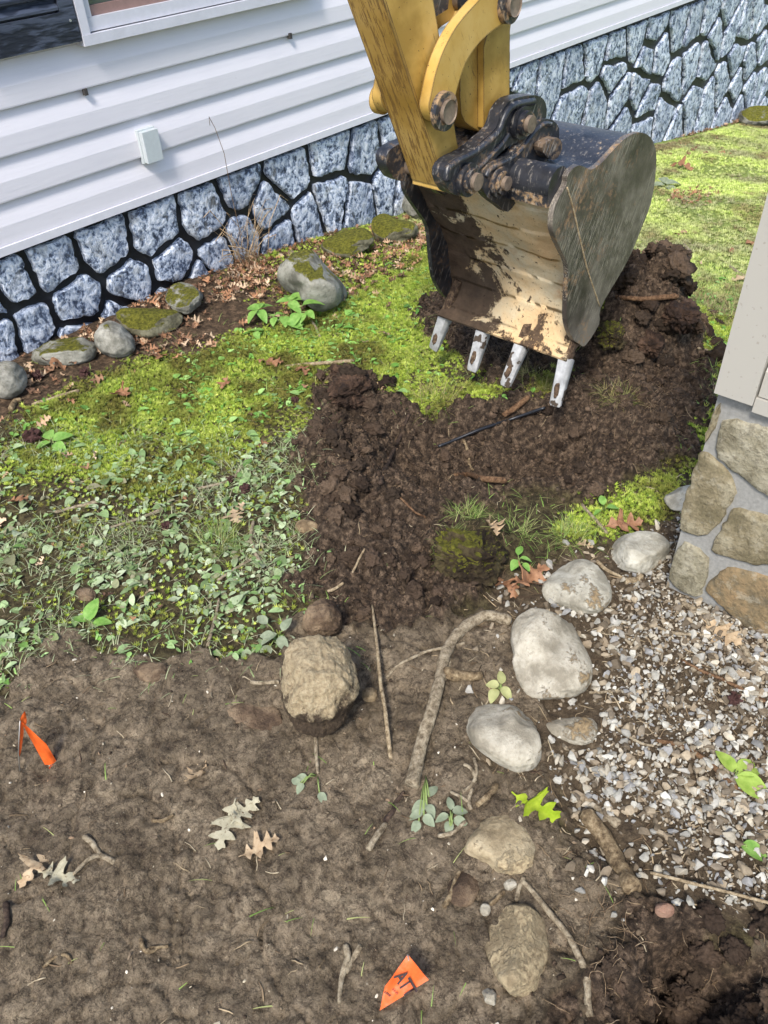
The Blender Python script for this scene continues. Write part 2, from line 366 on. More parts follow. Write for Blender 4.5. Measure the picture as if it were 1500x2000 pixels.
def mat_leaf(name, c0, c1, trans=0.3, rough=0.6, spots=None):
    m = MT(name, rough, 0.3); n = m.noise(60, 5, 0.6); c = m.ramp(n, [(0.3, c0), (0.7, c1)])
    if spots: c = m.mix(m.step(m.noise(140, 4, 0.6), 0.58, 0.68), c, spots)
    m.color(c); m.bump(m.noise(160, 4, 0.6), 0.5, 0.002)
    tr = m.N.new('ShaderNodeBsdfTranslucent'); mx = m.N.new('ShaderNodeMixShader'); mx.inputs[0].default_value = trans
    m.L.new(c, tr.inputs[0]); m.L.new(m.b.outputs[0], mx.inputs[1]); m.L.new(tr.outputs[0], mx.inputs[2]); m.L.new(mx.outputs[0], m.N['Material Output'].inputs[0])
    return m.m
def mat_rock(name, c0, c1, c2, mud=0.0, moss=0.0, mudc=None, bump=0.006):
    m = MT(name, 0.85, 0.25); n1 = m.noise(14, 7, 0.65); n2 = m.noise(90, 6, 0.7); n3 = m.noise(380, 3, 0.7)
    c = m.ramp(n1, [(0.40, c0), (0.5, c1), (0.61, c2)])
    c = m.mix(m.math('MULTIPLY', m.step(n2, 0.52, 0.64), 0.5), c, c0); pk = m.step(m.vor(160), 0.16, 0.05); c = m.mix(m.math('MULTIPLY', m.math('MULTIPLY', pk, m.step(n1, 0.45, 0.55)), 0.35), c, tuple(v * 0.45 for v in c0[:3]) + (1,)); c = m.mix(m.math('MULTIPLY', m.step(n3, 0.6, 0.72), 0.3), c, c2)
    if mud:
        k = m.step(m.math('ADD', m.noise(7, 6, 0.65), m.math('MULTIPLY', n2, 0.3)), 0.95 - 0.5 * mud, 1.02 - 0.5 * mud)
        c = m.mix(k, c, m.ramp(n2, [(0.3, lin(92, 74, 52)), (0.6, mudc or lin(150, 130, 98)), (0.8, lin(178, 160, 126))])); m.bump(k, 0.5, 0.006)
    if moss:
        k = m.math('ADD', m.math('MULTIPLY', m.nz(), 0.55), m.noise(11, 5, 0.7)); k = m.step(k, 1.12 - 0.5 * moss, 1.22 - 0.5 * moss)
        c = m.mix(k, c, m.ramp(n2, [(0.3, lin(52, 52, 16)), (0.5, lin(104, 102, 34)), (0.72, lin(150, 146, 54))])); m.bump(m.math('MULTIPLY', k, n3), 0.8, 0.008)
    m.color(c); m.bump(n1, 0.4, bump * 2); m.bump(n2, 0.55, bump); m.bump(n3, 0.5, bump * 0.35)
    return m.m
def mat_wood(name, c0, c1, c2, rough=0.85):
    m = MT(name, rough, 0.2); n = m.noise(95, 7, 0.72); c = m.ramp(n, [(0.36, c0), (0.5, c1), (0.64, c2)]); m.color(c)
    m.bump(n, 0.9, 0.006); m.bump(m.noise(350, 3, 0.6), 0.5, 0.002); return m.m
def mat_yellow(name, scr):
    m = MT(name, 0.42, 0.4); v = m.rmap((0, 0.449, 0), (1, 1, 0.11)); n1 = m.noise(6, 5, 0.6); 
    c = m.ramp(n1, [(0.38, lin(162, 127, 56)), (0.5, lin(192, 155, 78)), (0.62, lin(202, 168, 96))])
    s = m.step(m.noise(170, 5, 0.72, v), 0.60 - 0.085 * scr, 0.63 - 0.085 * scr); big = m.step(m.noise(7, 4, 0.7), 0.58 - 0.22 * scr, 0.70 - 0.22 * scr)
    c = m.mix(m.math('MULTIPLY', m.math('MULTIPLY', s, big), 0.7), c, lin(84, 56, 38))
    g = m.step(m.noise(26, 6, 0.75), 0.6, 0.74); c = m.mix(m.math('MULTIPLY', g, 0.25 + 0.4 * scr), c, lin(122, 92, 40)); c = m.mix(0.35 * scr, c, lin(128, 92, 40))
    sp = m.step(m.noise(170, 2, 0.5), 0.70, 0.735); c = m.mix(m.math('MULTIPLY', sp, 0.8), c, lin(56, 40, 32))
    e = m.N.new('ShaderNodeBevel'); e.inputs[0].default_value = 0.006; e.samples = 4
    gm = m.N.new('ShaderNodeNewGeometry'); dp = m.N.new('ShaderNodeVectorMath'); dp.operation = 'DOT_PRODUCT'
    m.L.new(e.outputs[0], dp.inputs[0]); m.L.new(gm.outputs['Normal'], dp.inputs[1])
    ed = m.step(m.math('ADD', dp.outputs['Value'], m.math('MULTIPLY', m.noise(60, 4, 0.6), 0.25)), 1.08, 1.0)
    c = m.mix(m.math('MULTIPLY', ed, 0.85), c, lin(62, 50, 42))
    m.color(c); m.bump(m.noise(40, 4, 0.6), 0.15, 0.002); m.rough(m.ramp(m.noise(18, 4, 0.6), [(0.3, 0.36), (0.7, 0.62)])); return m.m
def mat_black(name, dirt=0.5, dc=(172, 140, 100)):
    m = MT(name, 0.42, 0.5); n1 = m.noise(11, 6, 0.7); n2 = m.noise(70, 5, 0.7); v = m.rmap((0.1, -0.5, 0), (1, 1, 0.12)); n3 = m.noise(110, 4, 0.65, v)
    c = m.ramp(n1, [(0.35, lin(24, 25, 29)), (0.65, lin(54, 55, 60))])
    k = m.step(m.math('ADD', m.math('MULTIPLY', n2, 0.6), m.math('MULTIPLY', n1, 0.6)), 0.72 - 0.22 * dirt, 0.82 - 0.18 * dirt)
    c = m.mix(m.math('MULTIPLY', k, 0.75), c, lin(*dc)); k2 = m.step(n3, 0.56, 0.66); c = m.mix(m.math('MULTIPLY', k2, 0.25 + 0.3 * dirt), c, lin(168, 160, 148))
    m.color(c); m.rough(m.mix(k, 0.38, 0.85)); m.bump(n2, 0.25, 0.003); return m.m
def mat_plate():                              # worn side plate of the bucket
    m = MT('worn_bucket_steel', 0.5, 0.5); lo = m.noise(3.2, 5, 0.6, None, 0.5); n2 = m.noise(60, 6, 0.72); mid = m.noise(14, 6, 0.7)
    c = m.ramp(m.math('ADD', m.math('MULTIPLY', lo, 0.7), m.math('MULTIPLY', mid, 0.3)), [(0.40, lin(50, 44, 41)), (0.5, lin(84, 76, 69)), (0.60, lin(126, 117, 105))])
    for a, sc_, st, amt, col in ((-0.5, 300, 0.05, 0.55, lin(182, 172, 154)), (-0.72, 420, 0.06, 0.45, lin(48, 43, 40)), (-0.3, 520, 0.08, 0.4, lin(196, 186, 166))):
        v = m.rmap((0, a, 0), (1, 1, st)); c = m.mix(m.math('MULTIPLY', m.math('MULTIPLY', m.step(m.noise(sc_, 3, 0.6, v), 0.54, 0.62), m.step(m.noise(9, 4, 0.6), 0.40, 0.60)), amt), c, col)
    t = m.step(m.math('ADD', m.math('MULTIPLY', m.noise(5, 7, 0.72, None, 0.4), 0.7), m.math('MULTIPLY', n2, 0.4)), 0.58, 0.68); c = m.mix(m.math('MULTIPLY', t, 0.7), c, m.ramp(n2, [(0.4, lin(118, 88, 58)), (0.6, lin(172, 138, 96))]))
    m.color(c); m.rough(m.mix(t, 0.42, 0.85)); m.bump(n2, 0.25, 0.003); return m.m
def mat_bucket_in():
    m = MT('caked_mud_in_bucket', 0.9, 0.2); n1 = m.noise(3.8, 6, 0.62); n2 = m.noise(26, 6, 0.7); n3 = m.noise(150, 4, 0.7)
    c = m.ramp(n1, [(0.35, lin(196, 156, 112)), (0.5, lin(206, 178, 136)), (0.62, lin(196, 182, 152)), (0.75, lin(176, 128, 78))])
    c = m.mix(m.math('MULTIPLY', m.step(n3, 0.52, 0.72), 0.4), c, lin(140, 108, 74))
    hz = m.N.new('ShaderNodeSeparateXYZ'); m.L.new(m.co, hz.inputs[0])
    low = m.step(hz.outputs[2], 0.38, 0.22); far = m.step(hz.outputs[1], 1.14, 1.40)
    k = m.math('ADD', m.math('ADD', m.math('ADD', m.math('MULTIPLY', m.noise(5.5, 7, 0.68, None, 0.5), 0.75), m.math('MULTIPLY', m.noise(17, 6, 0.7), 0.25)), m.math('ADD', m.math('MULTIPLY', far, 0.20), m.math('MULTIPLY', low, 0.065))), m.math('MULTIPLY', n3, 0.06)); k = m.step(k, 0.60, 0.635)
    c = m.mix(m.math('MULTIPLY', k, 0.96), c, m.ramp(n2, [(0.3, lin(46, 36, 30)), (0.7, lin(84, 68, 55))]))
    sp = m.step(m.noise(75, 3, 0.6), 0.66, 0.7); c = m.mix(m.math('MULTIPLY', sp, 0.85), c, lin(60, 46, 38))
    m.color(c); m.bump(k, 0.6, 0.008); m.bump(n2, 0.35, 0.008); m.bump(n3, 0.5, 0.003); return m.m
def mat_skirt_stone():
    m = MT('painted_faux_stone', 0.42, 0.5); v = m.map((1, 1, 0.8)); n1 = m.noise(30, 5, 0.62, v, 0.6); n2 = m.noise(95, 5, 0.65, v); n0 = m.noise(5, 3, 0.5)
    h = m.math('ADD', m.math('MULTIPLY', n1, 0.58), m.math('MULTIPLY', n2, 0.42))
    c = m.ramp(h, [(0.40, lin(30, 38, 54)), (0.455, lin(104, 116, 138)), (0.495, lin(180, 191, 208)), (0.575, lin(230, 234, 241))])
    t = m.step(m.noise(17, 4, 0.6), 0.54, 0.64); c = m.mix(m.math('MULTIPLY', t, 0.35), c, lin(150, 146, 132)); c = m.mix(m.math('MULTIPLY', m.rnd(), 0.28), c, lin(84, 94, 112)); c = m.mix(m.math('MULTIPLY', m.step(n0, 0.5, 0.65), 0.3), c, lin(84, 98, 122))
    m.color(c); m.bump(n1, 0.8, 0.015); m.bump(n2, 0.7, 0.007); return m.m
def mat_siding(name, col):
    m = MT(name, 0.5, 0.35); v = m.map((0.06, 1, 1)); g = m.noise(150, 4, 0.6, v); n = m.noise(3, 4, 0.5)
    c = m.mix(m.math('MULTIPLY', m.step(g, 0.45, 0.75), 0.07), col, lin(150, 150, 158)); c = m.mix(m.math('MULTIPLY', m.step(n, 0.4, 0.8), 0.12), c, lin(178, 176, 184))
    sp = m.step(m.noise(130, 2, 0.5), 0.79, 0.81); c = m.mix(m.math('MULTIPLY', sp, 0.6), c, lin(108, 102, 98)); m.color(c); m.bump(g, 0.35, 0.0015); return m.m
def simple(name, c, rough=0.6, spec=0.4, nscale=40, amt=0.12, bump=0.001, metal=0.0):
    m = MT(name, rough, spec); n = m.noise(nscale, 5, 0.6); d = tuple(x * (1 - amt) for x in c[:3]) + (1,); e = tuple(min(1, x * (1 + amt)) for x in c[:3]) + (1,)
    m.color(m.ramp(n, [(0.3, d), (0.7, e)])); m.b.inputs['Metallic'].default_value = metal
    if bump: m.bump(n, 0.4, bump)
    return m.m

# ================================================================== GROUND
def axis(lo, hi, st, far_lo, far_hi):
    a = list(np.arange(lo, hi, st)); s = st; v = a[-1]
    while v < far_hi: s *= 1.06; v += s; a.append(v)
    s = st; v = lo; pre = []
    while v > far_lo: s *= 1.09; v -= s; pre.append(v)
    return np.array(pre[::-1] + a)
gx = axis(-0.35, 2.55, 0.005, -60, 90); gy = axis(-0.3, 2.62, 0.005, -60, 60)
XX, YY = np.meshgrid(gx, gy, indexing='ij'); X1, Y1 = XX.ravel(), YY.ravel()
zs = zones(X1, Y1); soil_, mud_, grav_, lit_ = zs
ZZ = height(X1, Y1, zs)
nx, ny = len(gx), len(gy)
ii = (np.arange(nx - 1)[:, None] * ny + np.arange(ny - 1)[None]).ravel()
GF = np.stack([ii, ii + ny, ii + ny + 1, ii + 1], 1)
far_ = sst(2.0, 3.0, X1)
zc = np.stack([soil_, mud_, np.clip(1 - soil_ - mud_ - grav_, 0, 1), np.ones_like(soil_)], 1)
zc2 = np.stack([grav_, lit_, far_, np.ones_like(soil_)], 1)
gme = npmesh('ground', np.stack([X1, Y1, ZZ], 1), GF, True, None, None, {'zone': zc, 'zone2': zc2})
ground = put('ground', gme, mat_ground(), kind='structure'); ground['label'] = 'churned mud, dug soil and mossy lawn beside the house'

ZG = ZZ.reshape(nx, ny); ZON = [a.reshape(nx, ny) for a in zs]
def _lk(A, x, y):
    x = np.clip(np.asarray(x, float), gx[0], gx[-2]); y = np.clip(np.asarray(y, float), gy[0], gy[-2])
    i = np.clip(np.searchsorted(gx, x, side='right') - 1, 0, nx - 2); j = np.clip(np.searchsorted(gy, y, side='right') - 1, 0, ny - 2)
    u = (x - gx[i]) / (gx[i + 1] - gx[i]); v = (y - gy[j]) / (gy[j + 1] - gy[j])
    return (A[i, j] * (1 - u) + A[i + 1, j] * u) * (1 - v) + (A[i, j + 1] * (1 - u) + A[i + 1, j + 1] * u) * v
def height(x, y, zs_=None): return _lk(ZG, x, y)          # from here on read off the built sheet
def zones(x, y): return tuple(_lk(a, x, y) for a in ZON)

# ================================================================== HOUSE
house = empty('house', (1.8, WALL, 0.0), 'house wall with pale vinyl siding above faux stone skirting', 'house')
M_SID = mat_siding('vinyl_siding', lin(216, 212, 216)); M_TRIM = simple('white_trim', lin(210, 208, 213), 0.45, 0.4, 30, 0.05)
XL, XR = -1.2, 14.0; ZB = 0.372; CH = 0.1275
for k in range(9):
    z0 = ZB + k * CH; z1 = z0 + CH; lip = 0.020
    prof = [(0.0, z1 - 0.001), (0.003, z1 - 0.003), (0.0165, z0 + CH * 0.53), (0.0182, z0 + CH * 0.46), (0.0190, z0 + 0.006), (0.0182, z0 + 0.0015), (0.014, z0 + 0.0005), (0.0, z0 + 0.004)]
    A = [(XL, WALL - y, z) for y, z in prof]; B = [(XR, WALL - y, z) for y, z in prof]
    bm = prism_pts(A, B); me = bm_mesh('siding_board', bm, True, 9); child('siding_board', me, M_SID, house)
child('starter_trim', boxm('starter_trim', XL, XR, WALL - 0.026, WALL + 0.02, ZB - 0.026, ZB + 0.001, 0.004), M_TRIM, house)
child('wall_sheathing', boxm('wall_sheathing', XL, XR, WALL + 0.004, WALL + 0.12, ZB - 0.01, 1.6, 0), simple('dark_gap', lin(40, 40, 44), 0.9), house)
for px, py in ((166, 178), (566, 69)):        # clips hanging out of the lock seam
    p = PY(px, py, WALL - 0.02); child('clip', boxm('clip', p[0] - 0.006, p[0] + 0.006, WALL - 0.027, WALL - 0.012, p[2] - 0.012, p[2] + 0.008, 0.002), simple('dark_clip', lin(62, 58, 56), 0.7), house)
# box on the siding
bx = empty('utility_cover', (1.75, WALL, 0.5), 'small grey cover box screwed to the siding low on the wall', 'cover box')
q = [PY(*p, WALL - 0.045) for p in ((274, 260), (304, 250), (287, 320), (319, 311))]
x0, x1 = min(v[0] for v in q) + 0.003, max(v[0] for v in q) - 0.003; z0, z1 = q[2][2], q[0][2]
M_BOX = simple('grey_plastic', lin(184, 190, 190), 0.5, 0.4, 60, 0.05)
child('back_plate', boxm('back_plate', x0 - 0.003, x1 + 0.003, WALL - 0.030, WALL - 0.012, z0 - 0.004, z1 + 0.004, 0.002), M_BOX, bx)
child('cover', boxm('cover', x0, x1, WALL - 0.052, WALL - 0.0295, z0, z1, 0.006), M_BOX, bx)
# window
wx0 = PY(165, 91, WALL - 0.045)[0]; wz0 = PY(165, 91, WALL - 0.045)[2]; wx1 = wx0 + 1.05; wz1 = wz0 + 0.9
M_FR = simple('window_frame_white', lin(198, 197, 203), 0.45, 0.4, 30, 0.06)
win = boxm('window', wx0, wx1, WALL - 0.05, WALL - 0.006, wz0, wz0 + 0.03, 0.004); win = child('window', win, M_FR, house)
def wpart(n, me, m): 
    o = put(n, me, m, win); return o
wpart('frame_side', boxm('frame_side', wx0 + 0.002, wx0 + 0.032, WALL - 0.047, WALL - 0.006, wz0 + 0.0305, wz1, 0.003), M_FR)
wpart('frame_side', boxm('frame_side', wx1 - 0.032, wx1 - 0.002, WALL - 0.047, WALL - 0.006, wz0 + 0.0305, wz1, 0.003), M_FR)
wpart('frame_head', boxm('frame_head', wx0, wx1, WALL - 0.05, WALL - 0.006, wz1 + 0.0005, wz1 + 0.03, 0.003), M_FR)
wpart('sash_rail', boxm('sash_rail', wx0 + 0.034, wx1 - 0.034, WALL - 0.036, WALL - 0.004, wz0 + 0.034, wz0 + 0.072, 0.003), M_FR)
wpart('sash_stile', boxm('sash_stile', wx0 + 0.034, wx0 + 0.058, WALL - 0.034, WALL - 0.004, wz0 + 0.0725, wz1 - 0.002, 0.003), M_FR)
wpart('sash_stile', boxm('sash_stile', wx1 - 0.058, wx1 - 0.034, WALL - 0.034, WALL - 0.004, wz0 + 0.0725, wz1 - 0.002, 0.003), M_FR)
wpart('brown_rail', boxm('brown_rail', wx0 + 0.0585, wx1 - 0.0585, WALL - 0.024, WALL - 0.004, wz0 + 0.0725, wz0 + 0.10, 0.002), simple('brown_rail', lin(140, 112, 104), 0.6))
gm = MT('window_glass', 0.04, 0.8); gm.color(lin(64, 74, 78)); gm.b.inputs['Coat Weight'].default_value = 0.6
wpart('pane', boxm('pane', wx0 + 0.0585, wx1 - 0.0585, WALL - 0.014, WALL - 0.006, wz0 + 0.1005, wz1 - 0.003, 0), gm.m)
# shutter with louvers and embossed wood grain
sm = MT('dark_shutter', 0.4, 0.45); w = sm.N.new('ShaderNodeTexWave'); w.wave_type = 'RINGS'; w.inputs['Scale'].default_value = 9; w.inputs['Distortion'].default_value = 5; w.inputs['Detail'].default_value = 3; w.inputs['Detail Scale'].default_value = 1.2
sm.L.new(sm.map((1.1, 1, 4.5), (0, 0, 0), (-1.6, 0, -4.2)), w.inputs[0]); g2 = sm.noise(160, 4, 0.6, sm.map((0.1, 1, 1)))
hh = sm.math('ADD', sm.math('MULTIPLY', w.outputs[1], 0.7), sm.math('MULTIPLY', g2, 0.3))
sm.color(sm.ramp(hh, [(0.3, lin(34, 38, 48)), (0.7, lin(66, 72, 86))])); sm.bump(hh, 0.5, 0.004); M_SH = sm.m
shx1 = wx0 - 0.004; shx0 = shx1 - 0.36; shz0 = PY(158, 80, WALL - 0.04)[2]; shz1 = shz0 + 0.9; sy0, sy1 = WALL - 0.046, WALL - 0.021
sh = child('shutter', boxm('shutter', shx0, shx1, sy0, sy1, shz0, shz0 + 0.085, 0.004), M_SH, house)
put('stile', boxm('stile', shx0, shx0 + 0.05, sy0 + 0.001, sy1, shz0 + 0.0855, shz1, 0.003), M_SH, sh)
put('stile', boxm('stile', shx1 - 0.05, shx1, sy0 + 0.001, sy1, shz0 + 0.0855, shz1, 0.003), M_SH, sh)
put('back_panel', boxm('back_panel', shx0 + 0.0505, shx1 - 0.0505, sy1 - 0.006, sy1, shz0 + 0.0855, shz1, 0), M_SH, sh)
for k in range(12):
    z = shz0 + 0.092 + k * 0.034
    bm = prism_pts([(shx0 + 0.052, sy0 + 0.002, z), (shx0 + 0.052, sy1 - 0.007, z + 0.026), (shx0 + 0.052, sy1 - 0.007, z + 0.031), (shx0 + 0.052, sy0 + 0.002, z + 0.007)],
                   [(shx1 - 0.052, sy0 + 0.002, z), (shx1 - 0.052, sy1 - 0.007, z + 0.026), (shx1 - 0.052, sy1 - 0.007, z + 0.031), (shx1 - 0.052, sy0 + 0.002, z + 0.007)])
    put('slat', bm_mesh('slat', bm, False), M_SH, sh)
p = PY(137, 40, sy0); put('screw', cyl_y('screw', (p[0], p[2]), 0.004, sy0 - 0.002, sy0 + 0.004, 10, 0), simple('screw', lin(190, 190, 196), 0.35, 0.5, metal=0.8), sh)

# skirting: moulded stones standing out of black joints
M_JOINT = simple('black_joint', lin(22, 24, 30), 0.45, 0.4, 60, 0.4, 0.004); M_STONE = mat_skirt_stone()
YS = WALL + 0.012
skirt = child('skirting', boxm('skirting', XL, XR, YS, YS + 0.05, -1.9, ZB - 0.012, 0), M_JOINT, house)
sd_px = [(22,552),(96,516),(200,468),(296,445),(398,413),(58,637),(146,591),(257,560),(337,521),(424,506),(389,550),(462,358),(557,336),(523,405),(470,466),(545,470),(597,436),(641,292),(713,295),(643,394),(700,398),(752,362),(766,262),(785,356),(0,655),(-30,590),(330,590),(150,660),(240,620)]
sd_px += [(960 + a / 2.778, b / 2.778) for a, b in [(165,440),(305,415),(450,365),(535,280),(680,270),(770,180),(890,150),(1010,120),(1095,110),(1180,60),(1290,40),(430,570),(560,600),(660,390),(680,540),(800,470),(840,330),(835,560),(905,290),(980,460),(1070,350),(1165,300),(1200,220),(1300,150),(1370,130),(930,610),(1075,590),(1165,570),(1245,450),(1315,320),(1395,340),(1320,470),(1260,610),(1340,590),(1450,450),(1465,220),(1430,60),(690,690),(810,700),(990,720),(1385,500)]]
sd = [(PY(a, b, YS)[0], PY(a, b, YS)[2]) for a, b in sd_px]
xmax = max(s[0] for s in sd)
def clear(p, L, r=0.11): return all((p[0] - q[0]) ** 2 + (p[1] - q[1]) ** 2 > r * r for q in L)
r2 = random.Random(5)
for _ in range(6000):
    p = (r2.uniform(0.2, 10.5), r2.uniform(-1.1, ZB))
    ppx, ppy = proj_np(np.array([p[0], YS, p[1]])); inside = -20 < ppx < 780 or 1005 < ppx < 1490
    if not inside and clear(p, sd, 0.15): sd.append(p)
def clip(poly, nx_, nz_, d):
    out = []
    for i in range(len(poly)):
        a, b = poly[i - 1], poly[i]; da = a[0] * nx_ + a[1] * nz_ - d; db = b[0] * nx_ + b[1] * nz_ - d
        if (da <= 0) != (db <= 0): t = da / (da - db); out.append((a[0] + (b[0] - a[0]) * t, a[1] + (b[1] - a[1]) * t))
        if db <= 0: out.append(b)
    return out
def stone_mesh(poly, gap, proud, to3, seed=0, jit=0.006, n_edge=0.022, wob=0.0):
    """rounded stone standing proud of its joints: outline polygon (u,v) -> mesh"""
    rr = random.Random(seed); c = (sum(p[0] for p in poly) / len(poly), sum(p[1] for p in poly) / len(poly))
    pts = []
    for i in range(len(poly)):
        a, b = poly[i], poly[(i + 1) % len(poly)]; L = math.hypot(b[0] - a[0], b[1] - a[1]); n = max(1, int(L / n_edge))
        for k in range(n): t = k / n; pts.append((a[0] + (b[0] - a[0]) * t, a[1] + (b[1] - a[1]) * t))
    n = len(pts)
    for _ in range(1):
        pts = [((pts[i - 1][0] + 2 * pts[i][0] + pts[(i + 1) % n][0]) / 4, (pts[i - 1][1] + 2 * pts[i][1] + pts[(i + 1) % n][1]) / 4) for i in range(n)]
    pts = [(x + rr.uniform(-jit, jit), y + rr.uniform(-jit, jit)) for x, y in pts]
    rings = []
    for inset, h in ((gap, -0.004), (gap + 0.002, proud * 0.72), (gap + 0.006, proud * 0.95), (gap + 0.022, proud * 1.0)):
        R = []
        for x, y in pts:
            dx, dy = c[0] - x, c[1] - y; L = math.hypot(dx, dy) + 1e-6; k = min(inset / L, 0.8); R.append((x + dx * k, y + dy * k, h + (rr.uniform(-wob, wob) if h > 0.01 else 0)))
        rings.append(R)
    V = [to3(*p) for R in rings for p in R] + [to3(c[0], c[1], proud * 1.02 + rr.uniform(-wob, wob))]
    F = [(r * n + i, r * n + (i + 1) % n, (r + 1) * n + (i + 1) % n, (r + 1) * n + i) for r in range(3) for i in range(n)]
    T = [(3 * n + i, 3 * n + (i + 1) % n, 4 * n) for i in range(n)]
    return npmesh('stone', np.array(V), [np.array(F), np.array(T)], True, None, 50)
for i, s in enumerate(sd):
    if s[0] > 10.2: continue
    poly = [(s[0] - 0.3, s[1] - 0.3), (s[0] + 0.3, s[1] - 0.3), (s[0] + 0.3, s[1] + 0.3), (s[0] - 0.3, s[1] + 0.3)]
    for j, q in enumerate(sd):
        if i == j: continue
        dx, dz = q[0] - s[0], q[1] - s[1]
        if abs(dx) > 0.62 or abs(dz) > 0.62: continue
        L = math.hypot(dx, dz); poly = clip(poly, dx / L, dz / L, (dx * (s[0] + q[0]) / 2 + dz * (s[1] + q[1]) / 2) / L)
        if len(poly) < 3: break
    poly = clip(poly, 0, 1, ZB - 0.03) if len(poly) >= 3 else poly
    if len(poly) < 3: continue
    zt = max(p[1] for p in poly); gb = float(base(s[0], WALL))
    if zt < gb - 0.12: continue
    me = stone_mesh(poly, 0.016 + 0.015 * float(sst(3.5, 6.5, s[0])), 0.022, lambda u, v, h: (u, YS - h, v), i, 0.005, 0.02, 0.003)
    put('stone', me, M_STONE, skirt)

# ================================================================== STONE CORNER OF THE PORCH (right edge)
XP = 1.40
pier = empty('porch_corner', (XP + 0.2, 0.1, 0.0), 'stone veneer corner under a beige siding post at the right edge', 'porch wall')
M_MORT = simple('grey_mortar', lin(140, 138, 132), 0.95, 0.2, 120, 0.16, 0.003)
y_far = PX(1408, 768, XP)[1]; z_top = PX(1408, 768, XP)[2]
child('mortar_base', boxm('mortar_base', XP, XP + 0.22, -1.6, y_far + 0.004, -0.35, z_top + 0.01, 0.006), M_MORT, pier)
def mat_vene(name, a, b, c):
    m = MT(name, 0.85, 0.25); n1 = m.noise(13, 7, 0.68); n2 = m.noise(80, 6, 0.72); col = m.ramp(n1, [(0.40, a), (0.5, b), (0.60, c)])
    col = m.mix(m.math('MULTIPLY', m.step(n2, 0.5, 0.62), 0.5), col, lin(92, 84, 66)); col = m.mix(m.math('MULTIPLY', m.step(m.noise(28, 6, 0.7), 0.54, 0.64), 0.4), col, lin(178, 170, 148)); m.color(col); m.bump(n1, 0.8, 0.02); m.bump(n2, 0.8, 0.008); return m.m
MV = [mat_vene('grey_brown_veneer', lin(126, 118, 96), lin(150, 142, 118), lin(168, 160, 138)), mat_vene('olive_veneer', lin(118, 108, 82), lin(142, 130, 102), lin(160, 150, 124)),
      mat_vene('ochre_veneer', lin(116, 104, 82), lin(138, 119, 88), lin(152, 128, 94))]
VS = [([(1408,828),(1450,832),(1530,858),(1530,985),(1478,955),(1420,912),(1398,888)], 0), ([(1366,890),(1400,912),(1428,945),(1430,968),(1398,1030),(1372,1046),(1328,1032),(1340,970)], 1),
      ([(1432,1000),(1530,1024),(1530,1095),(1478,1104),(1392,1082),(1400,1052)], 1), ([(1332,1066),(1372,1086),(1380,1110),(1364,1166),(1335,1160),(1304,1132),(1312,1095)], 0),
      ([(1420,1116),(1460,1126),(1530,1150),(1530,1300),(1450,1222),(1404,1182),(1378,1150)], 2), ([(1392,800),(1404,790),(1398,830),(1376,868),(1372,860)], 1)]
for i, (pl, k) in enumerate(VS):
    poly = [(PX(a, b, XP - 0.012)[1], PX(a, b, XP - 0.012)[2]) for a, b in pl]; cy_, cz_ = sum(p[0] for p in poly) / len(poly), sum(p[1] for p in poly) / len(poly); poly = [(cy_ + (p[0] - cy_) * 1.10, cz_ + (p[1] - cz_) * 1.10) for p in poly]
    put('stone', stone_mesh(poly, 0.0, 0.010, lambda u, v, h: (XP - h, u, v), 50 + i, 0.003, 0.012, 0.002), MV[k], pier).matrix_parent_inverse = Matrix.Translation(-Vector(pier.location))
for y0, z0, w, h, k in ((0.02, 0.40, 0.2, 0.16, 1), (-0.2, 0.36, 0.2, 0.2, 0), (0.0, 0.15, 0.22, 0.2, 0), (-0.24, 0.12, 0.2, 0.22, 1), (-0.45, 0.3, 0.2, 0.2, 2), (-0.02, -0.08, 0.2, 0.2, 1), (-0.3, -0.1, 0.24, 0.18, 2)):
    rr = random.Random(int(y0 * 100)); poly = [(y0 - w * 0.5 + rr.uniform(0, 0.03), z0), (y0 + w * 0.5 - 0.02, z0 + rr.uniform(-0.02, 0.02)), (y0 + w * 0.5, z0 + h), (y0 - w * 0.4, z0 + h - rr.uniform(0, 0.03))]
    if y0 + w / 2 < 0.14: put('stone', stone_mesh(poly, 0.0, 0.010, lambda u, v, h: (XP - h, u, v), 70, 0.003, 0.012, 0.002), MV[k], pier).matrix_parent_inverse = Matrix.Translation(-Vector(pier.location))
pm = MT('beige_vinyl', 0.5, 0.3); n = pm.noise(90, 3, 0.5); c = pm.mix(pm.math('MULTIPLY', pm.step(n, 0.66, 0.7), 0.35), lin(168, 163, 152), lin(116, 109, 96)); pm.color(c); M_BEI = pm.m
yp0 = PX(1468, 800, XP - 0.02)[1]
child('corner_post', boxm('corner_post', XP - 0.024, XP + 0.08, yp0, y_far + 0.006, z_top + 0.0105, 1.30, 0.004), M_BEI, pier)
child('cap', boxm('cap', XP - 0.05, XP + 0.2, -1.63, y_far + 0.03, 1.301, 1.34, 0.006), M_BEI, pier)  # added cap, out of view: wall ends low here to let in sky light
child('corner_trim', boxm('corner_trim', XP - 0.020, XP + 0.05, -1.6, yp0 - 0.001, z_top - 0.004, z_top + 0.026, 0.006), M_BEI, pier)
for k in range(5):
    z0 = z_top + 0.027 + k * CH; prof = [(0.0, z0 + CH - 0.001), (0.008, z0 + CH * 0.5), (0.014, z0 + CH * 0.42), (0.014, z0 + 0.002), (0.0, z0 + 0.001)]
    bm = prism_pts([(XP - 0.002 - x, -1.6, z) for x, z in prof], [(XP - 0.002 - x, yp0 - 0.003, z) for x, z in prof]); child('siding_board', bm_mesh('siding_board', bm, True, 30), M_BEI, pier)
child('porch_core', boxm('porch_core', XP + 0.003, XP + 0.15, -1.6, y_far - 0.004, z_top + 0.012, 1.30, 0), M_BEI, pier)

